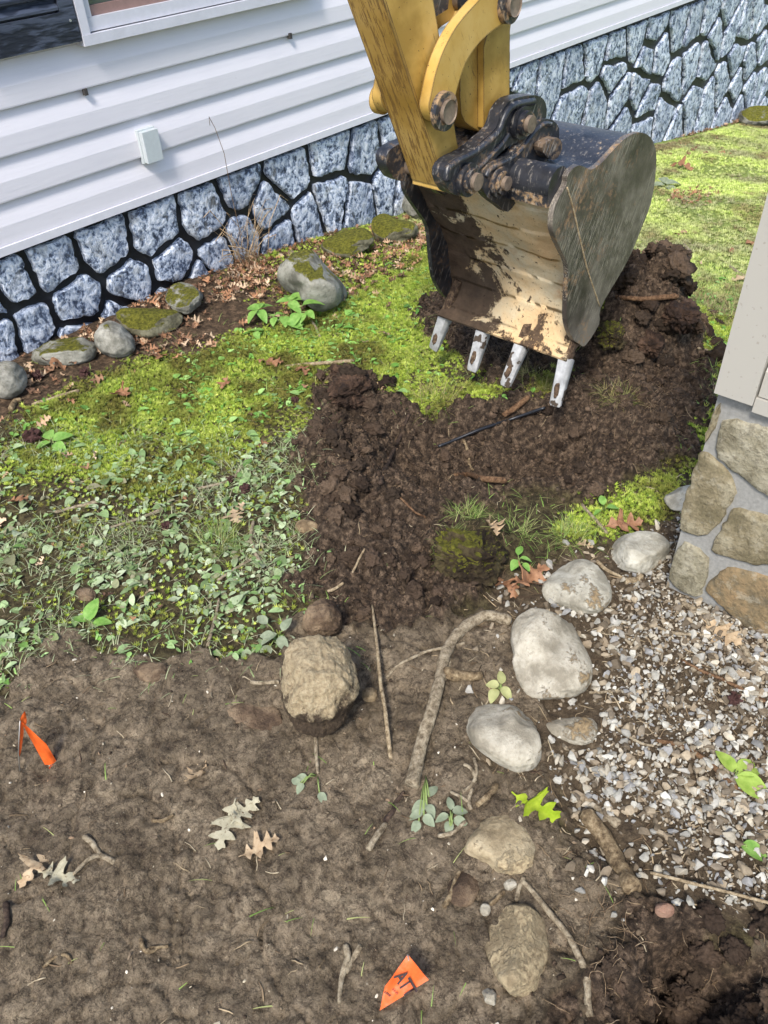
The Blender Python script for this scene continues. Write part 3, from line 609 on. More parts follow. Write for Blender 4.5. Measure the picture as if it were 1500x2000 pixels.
# ================================================================== EXCAVATOR ARM AND BUCKET
YN, YF, YC = 0.955, 1.425, 1.19
exc = empty('excavator', (1.5, YC, 0.0), 'yellow excavator arm with a muddy toothed digging bucket', 'excavator')
M_YEL = mat_yellow('worn_yellow_paint', 0.32); M_YSC = mat_yellow('scratched_yellow_paint', 1.0); M_BLK = mat_black('black_casting', 0.6); M_BLK2 = mat_black('dusty_black_steel', 0.25, (150, 138, 120))
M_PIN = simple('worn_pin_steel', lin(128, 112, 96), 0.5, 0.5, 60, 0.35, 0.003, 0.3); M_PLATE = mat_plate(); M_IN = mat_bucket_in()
M_DARK = mat_black('dark_cylinder', 0.1)
def xz(pts, y): return [(PY(a, b, y)[0], PY(a, b, y)[2]) for a, b in pts]
def solid(name, pts2, y0, y1, mat, parent=exc, bv=0.004, smooth=0, sharp=32):
    P = [np.array(p) for p in pts2]
    if smooth: P = smooth_loop(P, smooth)
    bm = prism_pts([(p[0], y0, p[1]) for p in P], [(p[0], y1, p[1]) for p in P])
    if bv: bevel(bm, bv, 2, 40)
    me = bm_mesh(name, bm, True, sharp)
    return child(name, me, mat, parent) if parent is exc else put(name, me, mat, parent)
# stick: a tapering box whose underside is scraped
ys0, ys1 = YC - 0.044, YC + 0.044
def stick_xz(p): return xz([p], ys0)[0]
bl, br, tl, tr_ = stick_xz((868, 362)), stick_xz((901, 338)), stick_xz((752, 0)), stick_xz((846, 0))
mr = stick_xz((893, 280)); up = lambda a, b, k: (a[0] + (b[0] - a[0]) * k, a[1] + (b[1] - a[1]) * k)
tl2 = up(bl, tl, 3.2); tr2 = up(mr, tr_, 4.2)
solid('stick', [bl, (br[0] + 0.02, br[1]), mr, tr_, tr2, tl2], ys0, ys1, M_YEL, bv=0.006)
dx, dz = tl2[0] - bl[0], tl2[1] - bl[1]; L = math.hypot(dx, dz); nxz = (-dz / L * 1.0, dx / L)   # outward from the underside
off = lambda p, k: (p[0] + nxz[0] * k, p[1] + nxz[1] * k)
solid('wear_plate', [off(bl, 0.0005), off(tl2, 0.0005), off(tl2, 0.007), off(bl, 0.007)], ys0 - 0.003, ys1 + 0.003, M_YSC, bv=0.002)
solid('stick_tip', [off(bl, 0.004), (br[0] + 0.035, br[1] + 0.005), (br[0] + 0.03, br[1] - 0.03), (bl[0] + 0.03, bl[1] - 0.022), off((bl[0], bl[1] - 0.012), 0.004)], ys0 - 0.004, ys1 + 0.004, M_YEL, bv=0.004)
# guide links: curved side arms
yg0, yg1 = ys0 - 0.034, ys0 - 0.008
gl = [(838,212),(842,185),(852,140),(868,95),(893,50),(925,12),(955,-15),(995,-22),(1010,0),(1008,25),(990,42),(962,60),(935,85),(912,118),(898,155),(888,195),(885,225),(868,240),(848,236)]
GP = xz(gl, yg0)
solid('guide_link', GP, yg0, yg1, M_YEL, bv=0.004, smooth=3)
solid('guide_link', GP, 2 * YC - yg1, 2 * YC - yg0, M_YEL, bv=0.004, smooth=3)
g0, g1 = xz([(862, 216)], yg0)[0], xz([(990, 8)], yg0)[0]
for c, r in ((g0, 0.038), (g1, 0.036)):
    child('pin_boss', cyl_y('pin_boss', c, r, yg0 - 0.014, yg0 - 0.0003, 36, 0.005), M_BLK, exc)
    child('pin', cyl_y('pin', c, r * 0.62, yg0 - 0.027, yg0 - 0.0135, 30, 0.004, 0.45), M_PIN, exc)
child('cross_pin', cyl_y('cross_pin', g0, 0.02, yg0 + 0.001, 2 * YC - yg0 + 0.02, 24, 0), M_PIN, exc)
child('cross_pin', cyl_y('cross_pin', g1, 0.02, yg0 + 0.001, 2 * YC - yg0 + 0.02, 24, 0), M_PIN, exc)
child('pin_boss', cyl_y('pin_boss', g0, 0.03, 2 * YC - yg0 + 0.0005, 2 * YC - yg0 + 0.02, 24, 0.003), M_YEL, exc)
# bucket cylinder running up from the upper pin
cd = np.array([tl2[0] - bl[0], 0, tl2[1] - bl[1]]); cd /= np.linalg.norm(cd); c0 = np.array([g1[0], YC, g1[1]])
child('cylinder_rod', tubes_mesh('cylinder_rod', [([c0 + cd * 0.0, c0 + cd * 0.12], 0.017)], 20), simple('chrome_rod', lin(150, 150, 150), 0.2, 0.5, metal=1.0), exc)
child('cylinder_barrel', tubes_mesh('cylinder_barrel', [([c0 + cd * 0.06, c0 + cd * 0.9], 0.036)], 28), M_DARK, exc)
child('rod_eye', cyl_y('rod_eye', g1, 0.03, YC - 0.03, YC + 0.03, 24, 0.003), M_DARK, exc)
p = xz([(868, 18)], ys0)[0]; solid('bracket', [(p[0] - 0.05, p[1] - 0.02), (p[0] + 0.03, p[1] - 0.005), (p[0] + 0.045, p[1] + 0.06), (p[0] - 0.05, p[1] + 0.10)], YC - 0.03, YC + 0.03, mat_black('rusty_bracket', 0.6, (120, 92, 62)), bv=0.004)
# bucket link (yellow) from upper pin down to the coupler
yl0 = YC - 0.052
nf = xz([(945,92),(958,45),(975,0),(1005,-5),(996,60),(995,195),(1012,240),(985,268),(945,250)], yl0)
for a, b in ((yl0, yl0 + 0.018), (2 * YC - yl0 - 0.018, 2 * YC - yl0)): solid('link_flange', nf, a, b, M_YEL, bv=0.003)
lb = xz([(898,150),(905,105),(935,60),(990,20),(994,195),(1000,245),(960,262),(920,248),(900,222)], yl0 + 0.02)
solid('bucket_link', lb, yl0 + 0.0185, 2 * YC - yl0 - 0.0185, mat_yellow('dusty_yellow_paint', 0.5), bv=0.008, smooth=2)
# coupler: two black cast cheeks with bosses, a rib along the top
yk0, yk1 = YC - 0.098, YC - 0.066
ck = [(866,345),(872,322),(890,308),(915,296),(945,272),(968,250),(978,222),(992,200),(1012,190),(1045,186),(1062,194),(1068,214),(1064,238),(1046,262),(1026,276),(1000,282),(980,296),(960,318),(942,345),(928,372),(905,382),(880,376)]
CP = xz(ck, yk0)
M_BK3 = mat_black('black_coupler_paint', 0.42, (140, 114, 84))
cpl = solid('coupler', CP, yk0, yk1, M_BK3, bv=0.006, smooth=2)
solid('cheek', CP, 2 * YC - yk1, 2 * YC - yk0, M_BK3, cpl, 0.006, 2)
rib = [(870,352),(872,330),(890,314),(916,302),(948,278),(972,254),(983,226),(1000,206),(1040,198)]
RP = xz(rib, yk0); RPs = smooth_loop([np.array([a, yk0 - 0.003, b]) for a, b in RP], 4, False)
put('rib', tubes_mesh('rib', [(RPs, 0.0085)], 8), M_BK3, cpl)
rib2 = xz([(905,352),(930,330),(955,305),(978,282),(992,262)], yk0); put('rib', tubes_mesh('rib', [(smooth_loop([np.array([a, yk0 - 0.002, b]) for a, b in rib2], 4, False), 0.006)], 8), M_BK3, cpl)
pA, pB = xz([(918, 352)], yk0 - 0.012)[0], xz([(1022, 240)], yk0 - 0.012)[0]
for c in (pA, pB):
    put('boss', cyl_y('boss', c, 0.036, yk0 - 0.014, yk0 + 0.001, 36, 0.005), M_BK3, cpl)
    put('collar', cyl_y('collar', c, 0.027, yk0 - 0.026, yk0 - 0.013, 32, 0.004), M_BLK, cpl)
    put('pin', cyl_y('pin', c, 0.019, yk0 - 0.036, 2 * YC - yk0 + 0.03, 28, 0.004), M_PIN, cpl)
solid('latch_body', [(pA[0] + 0.02, pA[1] - 0.02), (pA[0] + 0.15, pA[1] - 0.035), (pB[0] + 0.06, pB[1] - 0.04), (pB[0] + 0.03, pB[1] + 0.0), (pA[0] + 0.1, pA[1] + 0.035)], yk1 + 0.001, 2 * YC - yk1 - 0.001, M_BLK, cpl, 0.006)
# bucket
side = [(1106,362),(1108,345),(1118,330),(1131,323),(1144,327),(1156,331),(1175,318),(1199,292),(1223,269),(1247,259),(1266,264),(1278,282),(1282,306),(1280,345),(1271,398),(1254,443),(1230,501),(1206,544),(1173,602),(1170,633),(1144,674),(1132,672),(1118,660),(1107,626),(1108,568),(1109,520),(1096,489),(1083,460),(1079,436),(1086,398)]
SP = xz(side, YN)
def plate(name, y0, y1, par):
    P = smooth_loop(SP, 3); return prism_pts([(p[0], y0, p[1]) for p in P], [(p[0], y1, p[1]) for p in P])
bm = plate('bucket', YN, YN + 0.014, None); bevel(bm, 0.003, 1, 50); bucket = child('bucket', bm_mesh('bucket', bm, True, 32), M_PLATE, exc)
bm = plate('side_plate', YF - 0.014, YF, None); bevel(bm, 0.003, 1, 50); put('side_plate', bm_mesh('side_plate', bm, True, 32), [mat_black('dark_inner_plate', 0.5, (98, 78, 60))], bucket)
# shell: bent sheet from the tube over the back down to the lip
sh_px = [(1116,372),(1126,352),(1140,338),(1156,336),(1176,322),(1200,296),(1224,274),(1247,265),(1263,270),(1273,286),(1276,308),(1274,345),(1265,396),(1248,440),(1225,497),(1201,540),(1170,596),(1162,630),(1135,672),(1112,700)]
out = smooth_loop([np.array(p) for p in xz(sh_px, YN)], 4, False)
T = np.gradient(np.array(out), axis=0); T /= np.linalg.norm(T, axis=1)[:, None]; NRM = np.stack([-T[:, 1], T[:, 0]], 1)
cen = np.mean(out, axis=0); sg = np.sign(np.sum((np.array(out) - cen) * NRM, axis=1)); sgn = 1 if np.median(sg) > 0 else -1
inn = smooth_loop([np.array(p) for p in xz([(1092,404),(1102,432),(1118,476),(1132,520),(1140,560),(1140,610),(1128,662),(1112,702)], YN)], 10, False)
inn = np.array([np.array(inn)[min(len(inn) - 1, int(round(i * (len(inn) - 1) / (len(out) - 1))))] for i in range(len(out))])
TI = np.gradient(inn, axis=0); TI /= np.linalg.norm(TI, axis=1)[:, None] + 1e-9; NRI = np.stack([TI[:, 1], -TI[:, 0]], 1); NRI *= np.sign(-NRI[:, :1])
ysn = np.linspace(YN + 0.0142, YF - 0.0142, 48); n = len(out)
def sheet(P, flip, rough_=0.0):
    V = []; 
    for j, y in enumerate(ysn):
        k = rough_ * (fbm(np.arange(n) * 0.09 + 3, np.full(n, y * 9.0), 5, 4, 0.6) * 0.5 + 0.3) if rough_ else 0
        Q = np.array(P) + (NRI * np.asarray(k)[:, None] if rough_ else 0); V.append(np.stack([Q[:, 0], np.full(n, y), Q[:, 1]], 1))
    V = np.concatenate(V); a = (np.arange(len(ysn) - 1)[:, None] * n + np.arange(n - 1)[None]).ravel(); F = np.stack([a, a + n, a + n + 1, a + 1], 1)
    return V, (F[:, ::-1] if flip else F)
put('shell', npmesh('shell', *sheet(out, False), True), mat_black('grey_worn_back', 0.12, (176, 156, 128)), bucket)
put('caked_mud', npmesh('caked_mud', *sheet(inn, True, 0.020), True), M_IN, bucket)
wb = smooth_loop([np.array([a, YN - 0.0005, b]) for a, b in xz([(1107,366),(1118,402),(1130,455),(1144,515),(1158,560),(1171,598)], YN)], 5, False)
put('weld_bead', tubes_mesh('weld_bead', [(wb, 0.0022)], 6, 0.15), mat_wood('tan_weld_line', lin(150, 128, 96), lin(184, 162, 126), lin(206, 188, 156)), bucket)
# torque tube and strip under it
tc_ = xz([(1101, 366)], YN)[0]
put('torque_tube', cyl_y('torque_tube', tc_, 0.044, YN + 0.0145, YF - 0.0145, 40, 0), M_BLK2, bucket)
b0, b1 = xz([(1082, 398)], YN)[0], xz([(1098, 405)], YN)[0]
solid('stiffener', [(b0[0] - 0.006, b0[1] + 0.014), (b1[0] + 0.03, b1[1] + 0.02), (b1[0] + 0.03, b1[1] - 0.004), (b0[0] - 0.004, b0[1] - 0.012)], YN + 0.0146, YF - 0.0146, mat_black('muddy_strip', 0.6), bucket, 0.003)
# cutting lip
lip0, lip1 = out[-1], out[-9]
dl = np.array(lip0) - np.array(lip1); dl = dl / np.linalg.norm(dl); nl = np.array([-dl[1], dl[0]])
la, lb2 = np.array(lip0) - dl * 0.07, np.array(lip0) + dl * 0.012
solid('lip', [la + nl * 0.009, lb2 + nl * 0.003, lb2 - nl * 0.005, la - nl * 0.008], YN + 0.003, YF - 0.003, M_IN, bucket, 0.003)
# ears with pins
ye0, ye1 = YC - 0.108, YC - 0.088
ear = [(940,345),(952,322),(975,312),(1000,300),(1020,278),(1040,250),(1058,234),(1078,234),(1092,250),(1090,280),(1082,305),(1060,318),(1050,335),(1030,350),(1022,380),(1008,395),(992,414),(975,402),(952,385),(942,366)]
EP = xz(ear, ye0)
for a, b in ((ye0, ye1), (2 * YC - ye1, 2 * YC - ye0)): solid('ear', EP, a, b, M_BK3, bucket, 0.005, 2)
EPs = smooth_loop([np.array([a, ye0 - 0.001, b]) for a, b in xz([(948,345),(956,330),(980,318),(1005,304),(1026,280),(1046,254),(1062,242),(1076,243)], ye0)], 4, False)
put('rib', tubes_mesh('rib', [(EPs, 0.006)], 8), M_BK3, bucket)
pC, pD = xz([(979, 356)], ye0 - 0.01)[0], xz([(1074, 285)], ye0 - 0.01)[0]
put('boss', cyl_y('boss', pC, 0.034, ye0 - 0.012, ye0 + 0.001, 36, 0.005), M_BK3, bucket)
put('collar', cyl_y('collar', pC, 0.026, ye0 - 0.020, ye0 - 0.0115, 32, 0.003), M_BLK, bucket)
put('pin', cyl_y('pin', pC, 0.016, ye0 - 0.030, 2 * YC - ye0 + 0.02, 28, 0.004), M_PIN, bucket)
put('pin', cyl_y('pin', pD, 0.016, ye0 - 0.002, 2 * YC - ye0 + 0.02, 28, 0.003), M_PIN, bucket)
# mud lump on the upper ear
lump = xz([(1056,282),(1066,276),(1084,268),(1094,280),(1090,300),(1078,312),(1064,306),(1056,294)], ye0 - 0.02); solid('mud_cap', lump, ye0 - 0.026, ye0 - 0.001, mat_black('mud_cap', 0.95, (128, 104, 78)), bucket, 0.007, 2)
# teeth: adapter coated in soil, bright worn tip
tips = [(1084, 794, 1113, 704), (979, 752, 1003, 668), (921, 725, 943, 630), (846, 683, 866, 606)]
tm = MT('polished_tooth_steel', 0.34, 0.6); n1 = tm.noise(40, 5, 0.6); cc = tm.ramp(n1, [(0.35, lin(150, 149, 147)), (0.7, lin(196, 195, 192))])
k = tm.step(tm.noise(26, 3, 0.5), 0.60, 0.63); cc = tm.mix(k, cc, lin(74, 62, 50)); tm.color(cc); tm.b.inputs['Metallic'].default_value = 0.1; tm.rough(tm.mix(k, 0.33, 0.9)); M_TOOTH = tm.m
M_ADP = mat_wood('soil_coated_adapter', lin(52, 41, 33), lin(84, 67, 53), lin(128, 106, 82))
zt_ = 0.07
_b = bmesh.new(); bmesh.ops.create_icosphere(_b, subdivisions=3, radius=1.0); ICO3_ = (np.array([v.co[:] for v in _b.verts]), np.array([[v.index for v in f.verts] for f in _b.faces])); _b.free()
def at_z(px, py, z): r = ray(px, py); return CAM + r * ((z - CAMH) / r[2])
for i, (a, b, c, d) in enumerate(tips):
    tip = at_z(a, b, zt_); root = np.array([lip0[0], 0, lip0[1]]); yr = YN + 0.020 + (YF - YN - 0.040) * i / 3
    root = np.array([lip0[0] - dl[0] * 0.03, yr, lip0[1] - dl[1] * 0.03]); tip[1] = tip[1] * 0.5 + yr * 0.5 if i in (1, 2) else tip[1]
    ax = tip - root; Lt = np.linalg.norm(ax); ax /= Lt; wv = np.array([0, 1.0, 0]) - ax * ax[1]; wv /= np.linalg.norm(wv); nv = np.cross(ax, wv)
    def sec(t, w, h, sh=0.0): o = root + ax * Lt * t + nv * sh; return [o + wv * w * sx + nv * h * sy for sx, sy in ((-1, -0.55), (-0.7, -1), (0.7, -1), (1, -0.55), (1, 0.55), (0.7, 1), (-0.7, 1), (-1, 0.55))]
    def loft(secs):
        bm = bmesh.new(); rs = [[bm.verts.new(p) for p in s] for s in secs]
        for r0, r1 in zip(rs[:-1], rs[1:]):
            for q in range(8): bm.faces.new((r0[q], r0[(q + 1) % 8], r1[(q + 1) % 8], r1[q]))
        bm.faces.new(rs[0][::-1]); bm.faces.new(rs[-1]); return bm
    th = put('tooth', bm_mesh('tooth', loft([sec(0.16, 0.017, 0.018), sec(0.18, 0.021, 0.022), sec(0.5, 0.0195, 0.018), sec(0.8, 0.0185, 0.012), sec(0.96, 0.0175, 0.007), sec(1.0, 0.014, 0.003)]), True, 40), M_TOOTH, bucket)
    po = root + ax * Lt * 0.70 - nv * 0.0142; PV = ICO3_[0] * np.array([Lt * 0.15, 0.0085, 0.0028]); PV = PV * (1 + 0.25 * fbm(ICO3_[0][:, 0] * 3 + i, ICO3_[0][:, 1] * 3, i, 2))[:, None]
    put('mud_patch', npmesh('mud_patch', po + PV[:, :1] * ax + PV[:, 1:2] * wv + PV[:, 2:] * nv, ICO3_[1], True), M_ADP, bucket)
    put('adapter', bm_mesh('adapter', loft([sec(-0.6, 0.012, 0.010), sec(-0.2, 0.017, 0.017), sec(0.1, 0.018, 0.018), sec(0.21, 0.016, 0.016)]), True, 40), M_ADP, bucket)

# ================================================================== ROCKS
def ico(sub):
    bm = bmesh.new(); bmesh.ops.create_icosphere(bm, subdivisions=sub, radius=1.0); bm.verts.ensure_lookup_table()
    V = np.array([v.co[:] for v in bm.verts]); F = np.array([[v.index for v in f.verts] for f in bm.faces]); bm.free(); return V, F
ICO1, ICO2, ICO4, ICO6 = ico(1), ico(2), ico(5), ico(6)
def rock_mesh(name, outline, kz=0.7, bury=0.25, lump=0.06, cut=0, seed=0, fine=0.012, box=2.0, T=None, lift=0.0):
    """a stone whose bulk fills the traced outline; kz = height / depth, box > 2 squarer"""
    r_ = np.random.default_rng(seed); O = np.array(outline, float); a = np.roll(O, -1, 0)
    ar = (O[:, 0] * a[:, 1] - a[:, 0] * O[:, 1]); A = ar.sum() / 2; c = np.array([((O[:, 0] + a[:, 0]) * ar).sum(), ((O[:, 1] + a[:, 1]) * ar).sum()]) / (6 * A)
    w, h = np.ptp(O[:, 0]), np.ptp(O[:, 1])
    g = hit(min(max(c[0], -200), 1700), c[1] + h * 0.2); dist = np.linalg.norm(g - CAM); rd = ray(*c); phi = math.asin(-rd[2])
    s = dist / FPX / (np.dot(rd, RC @ np.array([0, 0, -1.0])))       # metres per pixel there
    hv = h * s; depth = hv / math.sqrt(math.sin(phi) ** 2 + (kz * math.cos(phi)) ** 2); hz_ = depth * kz; wd = w * s
    zc_ = g[2] + hz_ * (0.5 - bury) + lift; cc_ = CAM + rd * ((zc_ - CAMH) / rd[2])
    ru = np.array([-rd[1], rd[0], 0]); ru = -ru / np.linalg.norm(ru); fw = np.array([rd[0], rd[1], 0]); fw /= np.linalg.norm(fw)
    V, F = T or ICO4; V = V.copy()
    if box != 2.0: V = np.sign(V) * np.abs(V) ** (2.0 / box); V /= np.max(np.abs(V), axis=0)
    for _ in range(cut):
        d = r_.normal(size=3); d[2] = abs(d[2]) * 0.6; d /= np.linalg.norm(d); k = r_.uniform(0.62, 0.85); e = V @ d - k; V = V - np.where(e > 0, e * 0.85, 0)[:, None] * d
    o = r_.uniform(0, 50, 3)
    f3 = lambda k, s_, oc, g_: (fbm(V[:, 0] * k + o[0], V[:, 1] * k + o[1], s_, oc, g_) + fbm(V[:, 1] * k + o[1], V[:, 2] * k + o[2], s_ + 5, oc, g_) + fbm(V[:, 2] * k + o[2], V[:, 0] * k + o[0], s_ + 9, oc, g_)) * 0.62
    nz_ = f3(1.6, seed, 3, 0.5)
    nf_ = f3(5.0, seed + 3, 6, 0.64)
    V = V * (1 + lump * nz_ + fine * nf_)[:, None]
    P = V[:, :1] * ru * wd / 2 + V[:, 1:2] * fw * depth / 2 + V[:, 2:] * np.array([0, 0, 1]) * hz_ / 2 + cc_
    # fit the silhouette to the outline
    px, py = proj_np(P); ex, ey = px - c[0], py - c[1]; th = np.arctan2(ey, ex); rr = np.hypot(ex, ey)
    tb = np.linspace(-math.pi, math.pi, 73); rmax = np.array([max(rr[np.abs((th - t + math.pi) % (2 * math.pi) - math.pi) < 0.09].max(initial=1.0), 1.0) for t in tb])
    ro = np.zeros(73)
    for i, t in enumerate(tb):
        d = np.array([math.cos(t), math.sin(t)]); best = 0
        for j in range(len(O)):
            p0, p1 = O[j] - c, a[j] - c; e = p1 - p0; den = d[0] * e[1] - d[1] * e[0]
            if abs(den) < 1e-9: continue
            tt = (p0[0] * e[1] - p0[1] * e[0]) / den; u = (p0[0] * d[1] - p0[1] * d[0]) / den
            if tt > 0 and -1e-6 <= u <= 1 + 1e-6: best = max(best, tt)
        ro[i] = best
    ro = np.convolve(np.r_[ro[-3:-1], ro, ro[1:3]], np.ones(5) / 5, 'valid')
    k = np.interp(th, tb, ro / rmax); k = np.clip(k, 0.5, 1.8)
    D = P - cc_; uu = ru; vv = np.cross(rd, uu); vv /= np.linalg.norm(vv)
    a1, a2, a3 = D @ uu, D @ vv, D @ rd
    return npmesh(name, cc_ + (a1 * k)[:, None] * uu + (a2 * k)[:, None] * vv + a3[:, None] * rd, F, True), cc_
def oval(cx, cy, w, h, tilt=0, n=16, p=2.3):
    t = np.linspace(0, 2 * math.pi, n, endpoint=False); x = np.sign(np.cos(t)) * np.abs(np.cos(t)) ** (2 / p) * w / 2; y = np.sign(np.sin(t)) * np.abs(np.sin(t)) ** (2 / p) * h / 2
    c, s = math.cos(math.radians(tilt)), math.sin(math.radians(tilt)); return [(cx + a * c - b * s, cy + a * s + b * c) for a, b in zip(x, y)]
R_PALE = mat_rock('pale_river_stone', lin(140, 134, 118), lin(170, 164, 147), lin(188, 183, 167), 0.36)
R_PALE2 = mat_rock('pale_stone_muddy', lin(134, 126, 109), lin(164, 156, 138), lin(184, 176, 158), 0.5)
R_TAN = mat_rock('mud_coated_stone', lin(122, 107, 82), lin(156, 140, 110), lin(180, 164, 134), 0.7, mudc=lin(174, 156, 122))
R_GREY = mat_rock('grey_fieldstone', lin(104, 102, 92), lin(140, 137, 126), lin(166, 163, 152), 0.0, 0.02)
R_GMOSS = mat_rock('grey_mossy_stone', lin(96, 94, 84), lin(128, 126, 114), lin(150, 148, 136), 0, 0.42)
R_MOSS = mat_rock('mossy_stone', lin(64, 62, 48), lin(96, 92, 72), lin(124, 120, 98), 0, 0.72)
R_CLOD = mat_rock('dry_mud_clod', lin(84, 68, 50), lin(128, 108, 80), lin(168, 146, 112), 0.45, mudc=lin(172, 150, 114), bump=0.012)
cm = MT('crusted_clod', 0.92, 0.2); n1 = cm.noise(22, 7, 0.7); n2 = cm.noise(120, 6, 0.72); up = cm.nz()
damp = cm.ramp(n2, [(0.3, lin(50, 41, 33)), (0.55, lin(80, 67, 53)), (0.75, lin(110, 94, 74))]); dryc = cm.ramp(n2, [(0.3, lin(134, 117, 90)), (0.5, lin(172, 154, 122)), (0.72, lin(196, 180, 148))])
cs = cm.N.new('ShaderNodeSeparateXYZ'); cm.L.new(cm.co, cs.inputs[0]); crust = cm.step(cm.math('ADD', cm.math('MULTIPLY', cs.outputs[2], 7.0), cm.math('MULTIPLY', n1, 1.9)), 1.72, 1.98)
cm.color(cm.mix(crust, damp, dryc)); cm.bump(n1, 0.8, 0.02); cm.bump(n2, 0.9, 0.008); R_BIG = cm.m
R_CLODD = mat_rock('damp_soil_clod', lin(66, 52, 40), lin(98, 80, 62), lin(134, 114, 90), 0.15, bump=0.012)
G1 = 'stones edging the house bed'; G2 = 'stones edging the gravel'
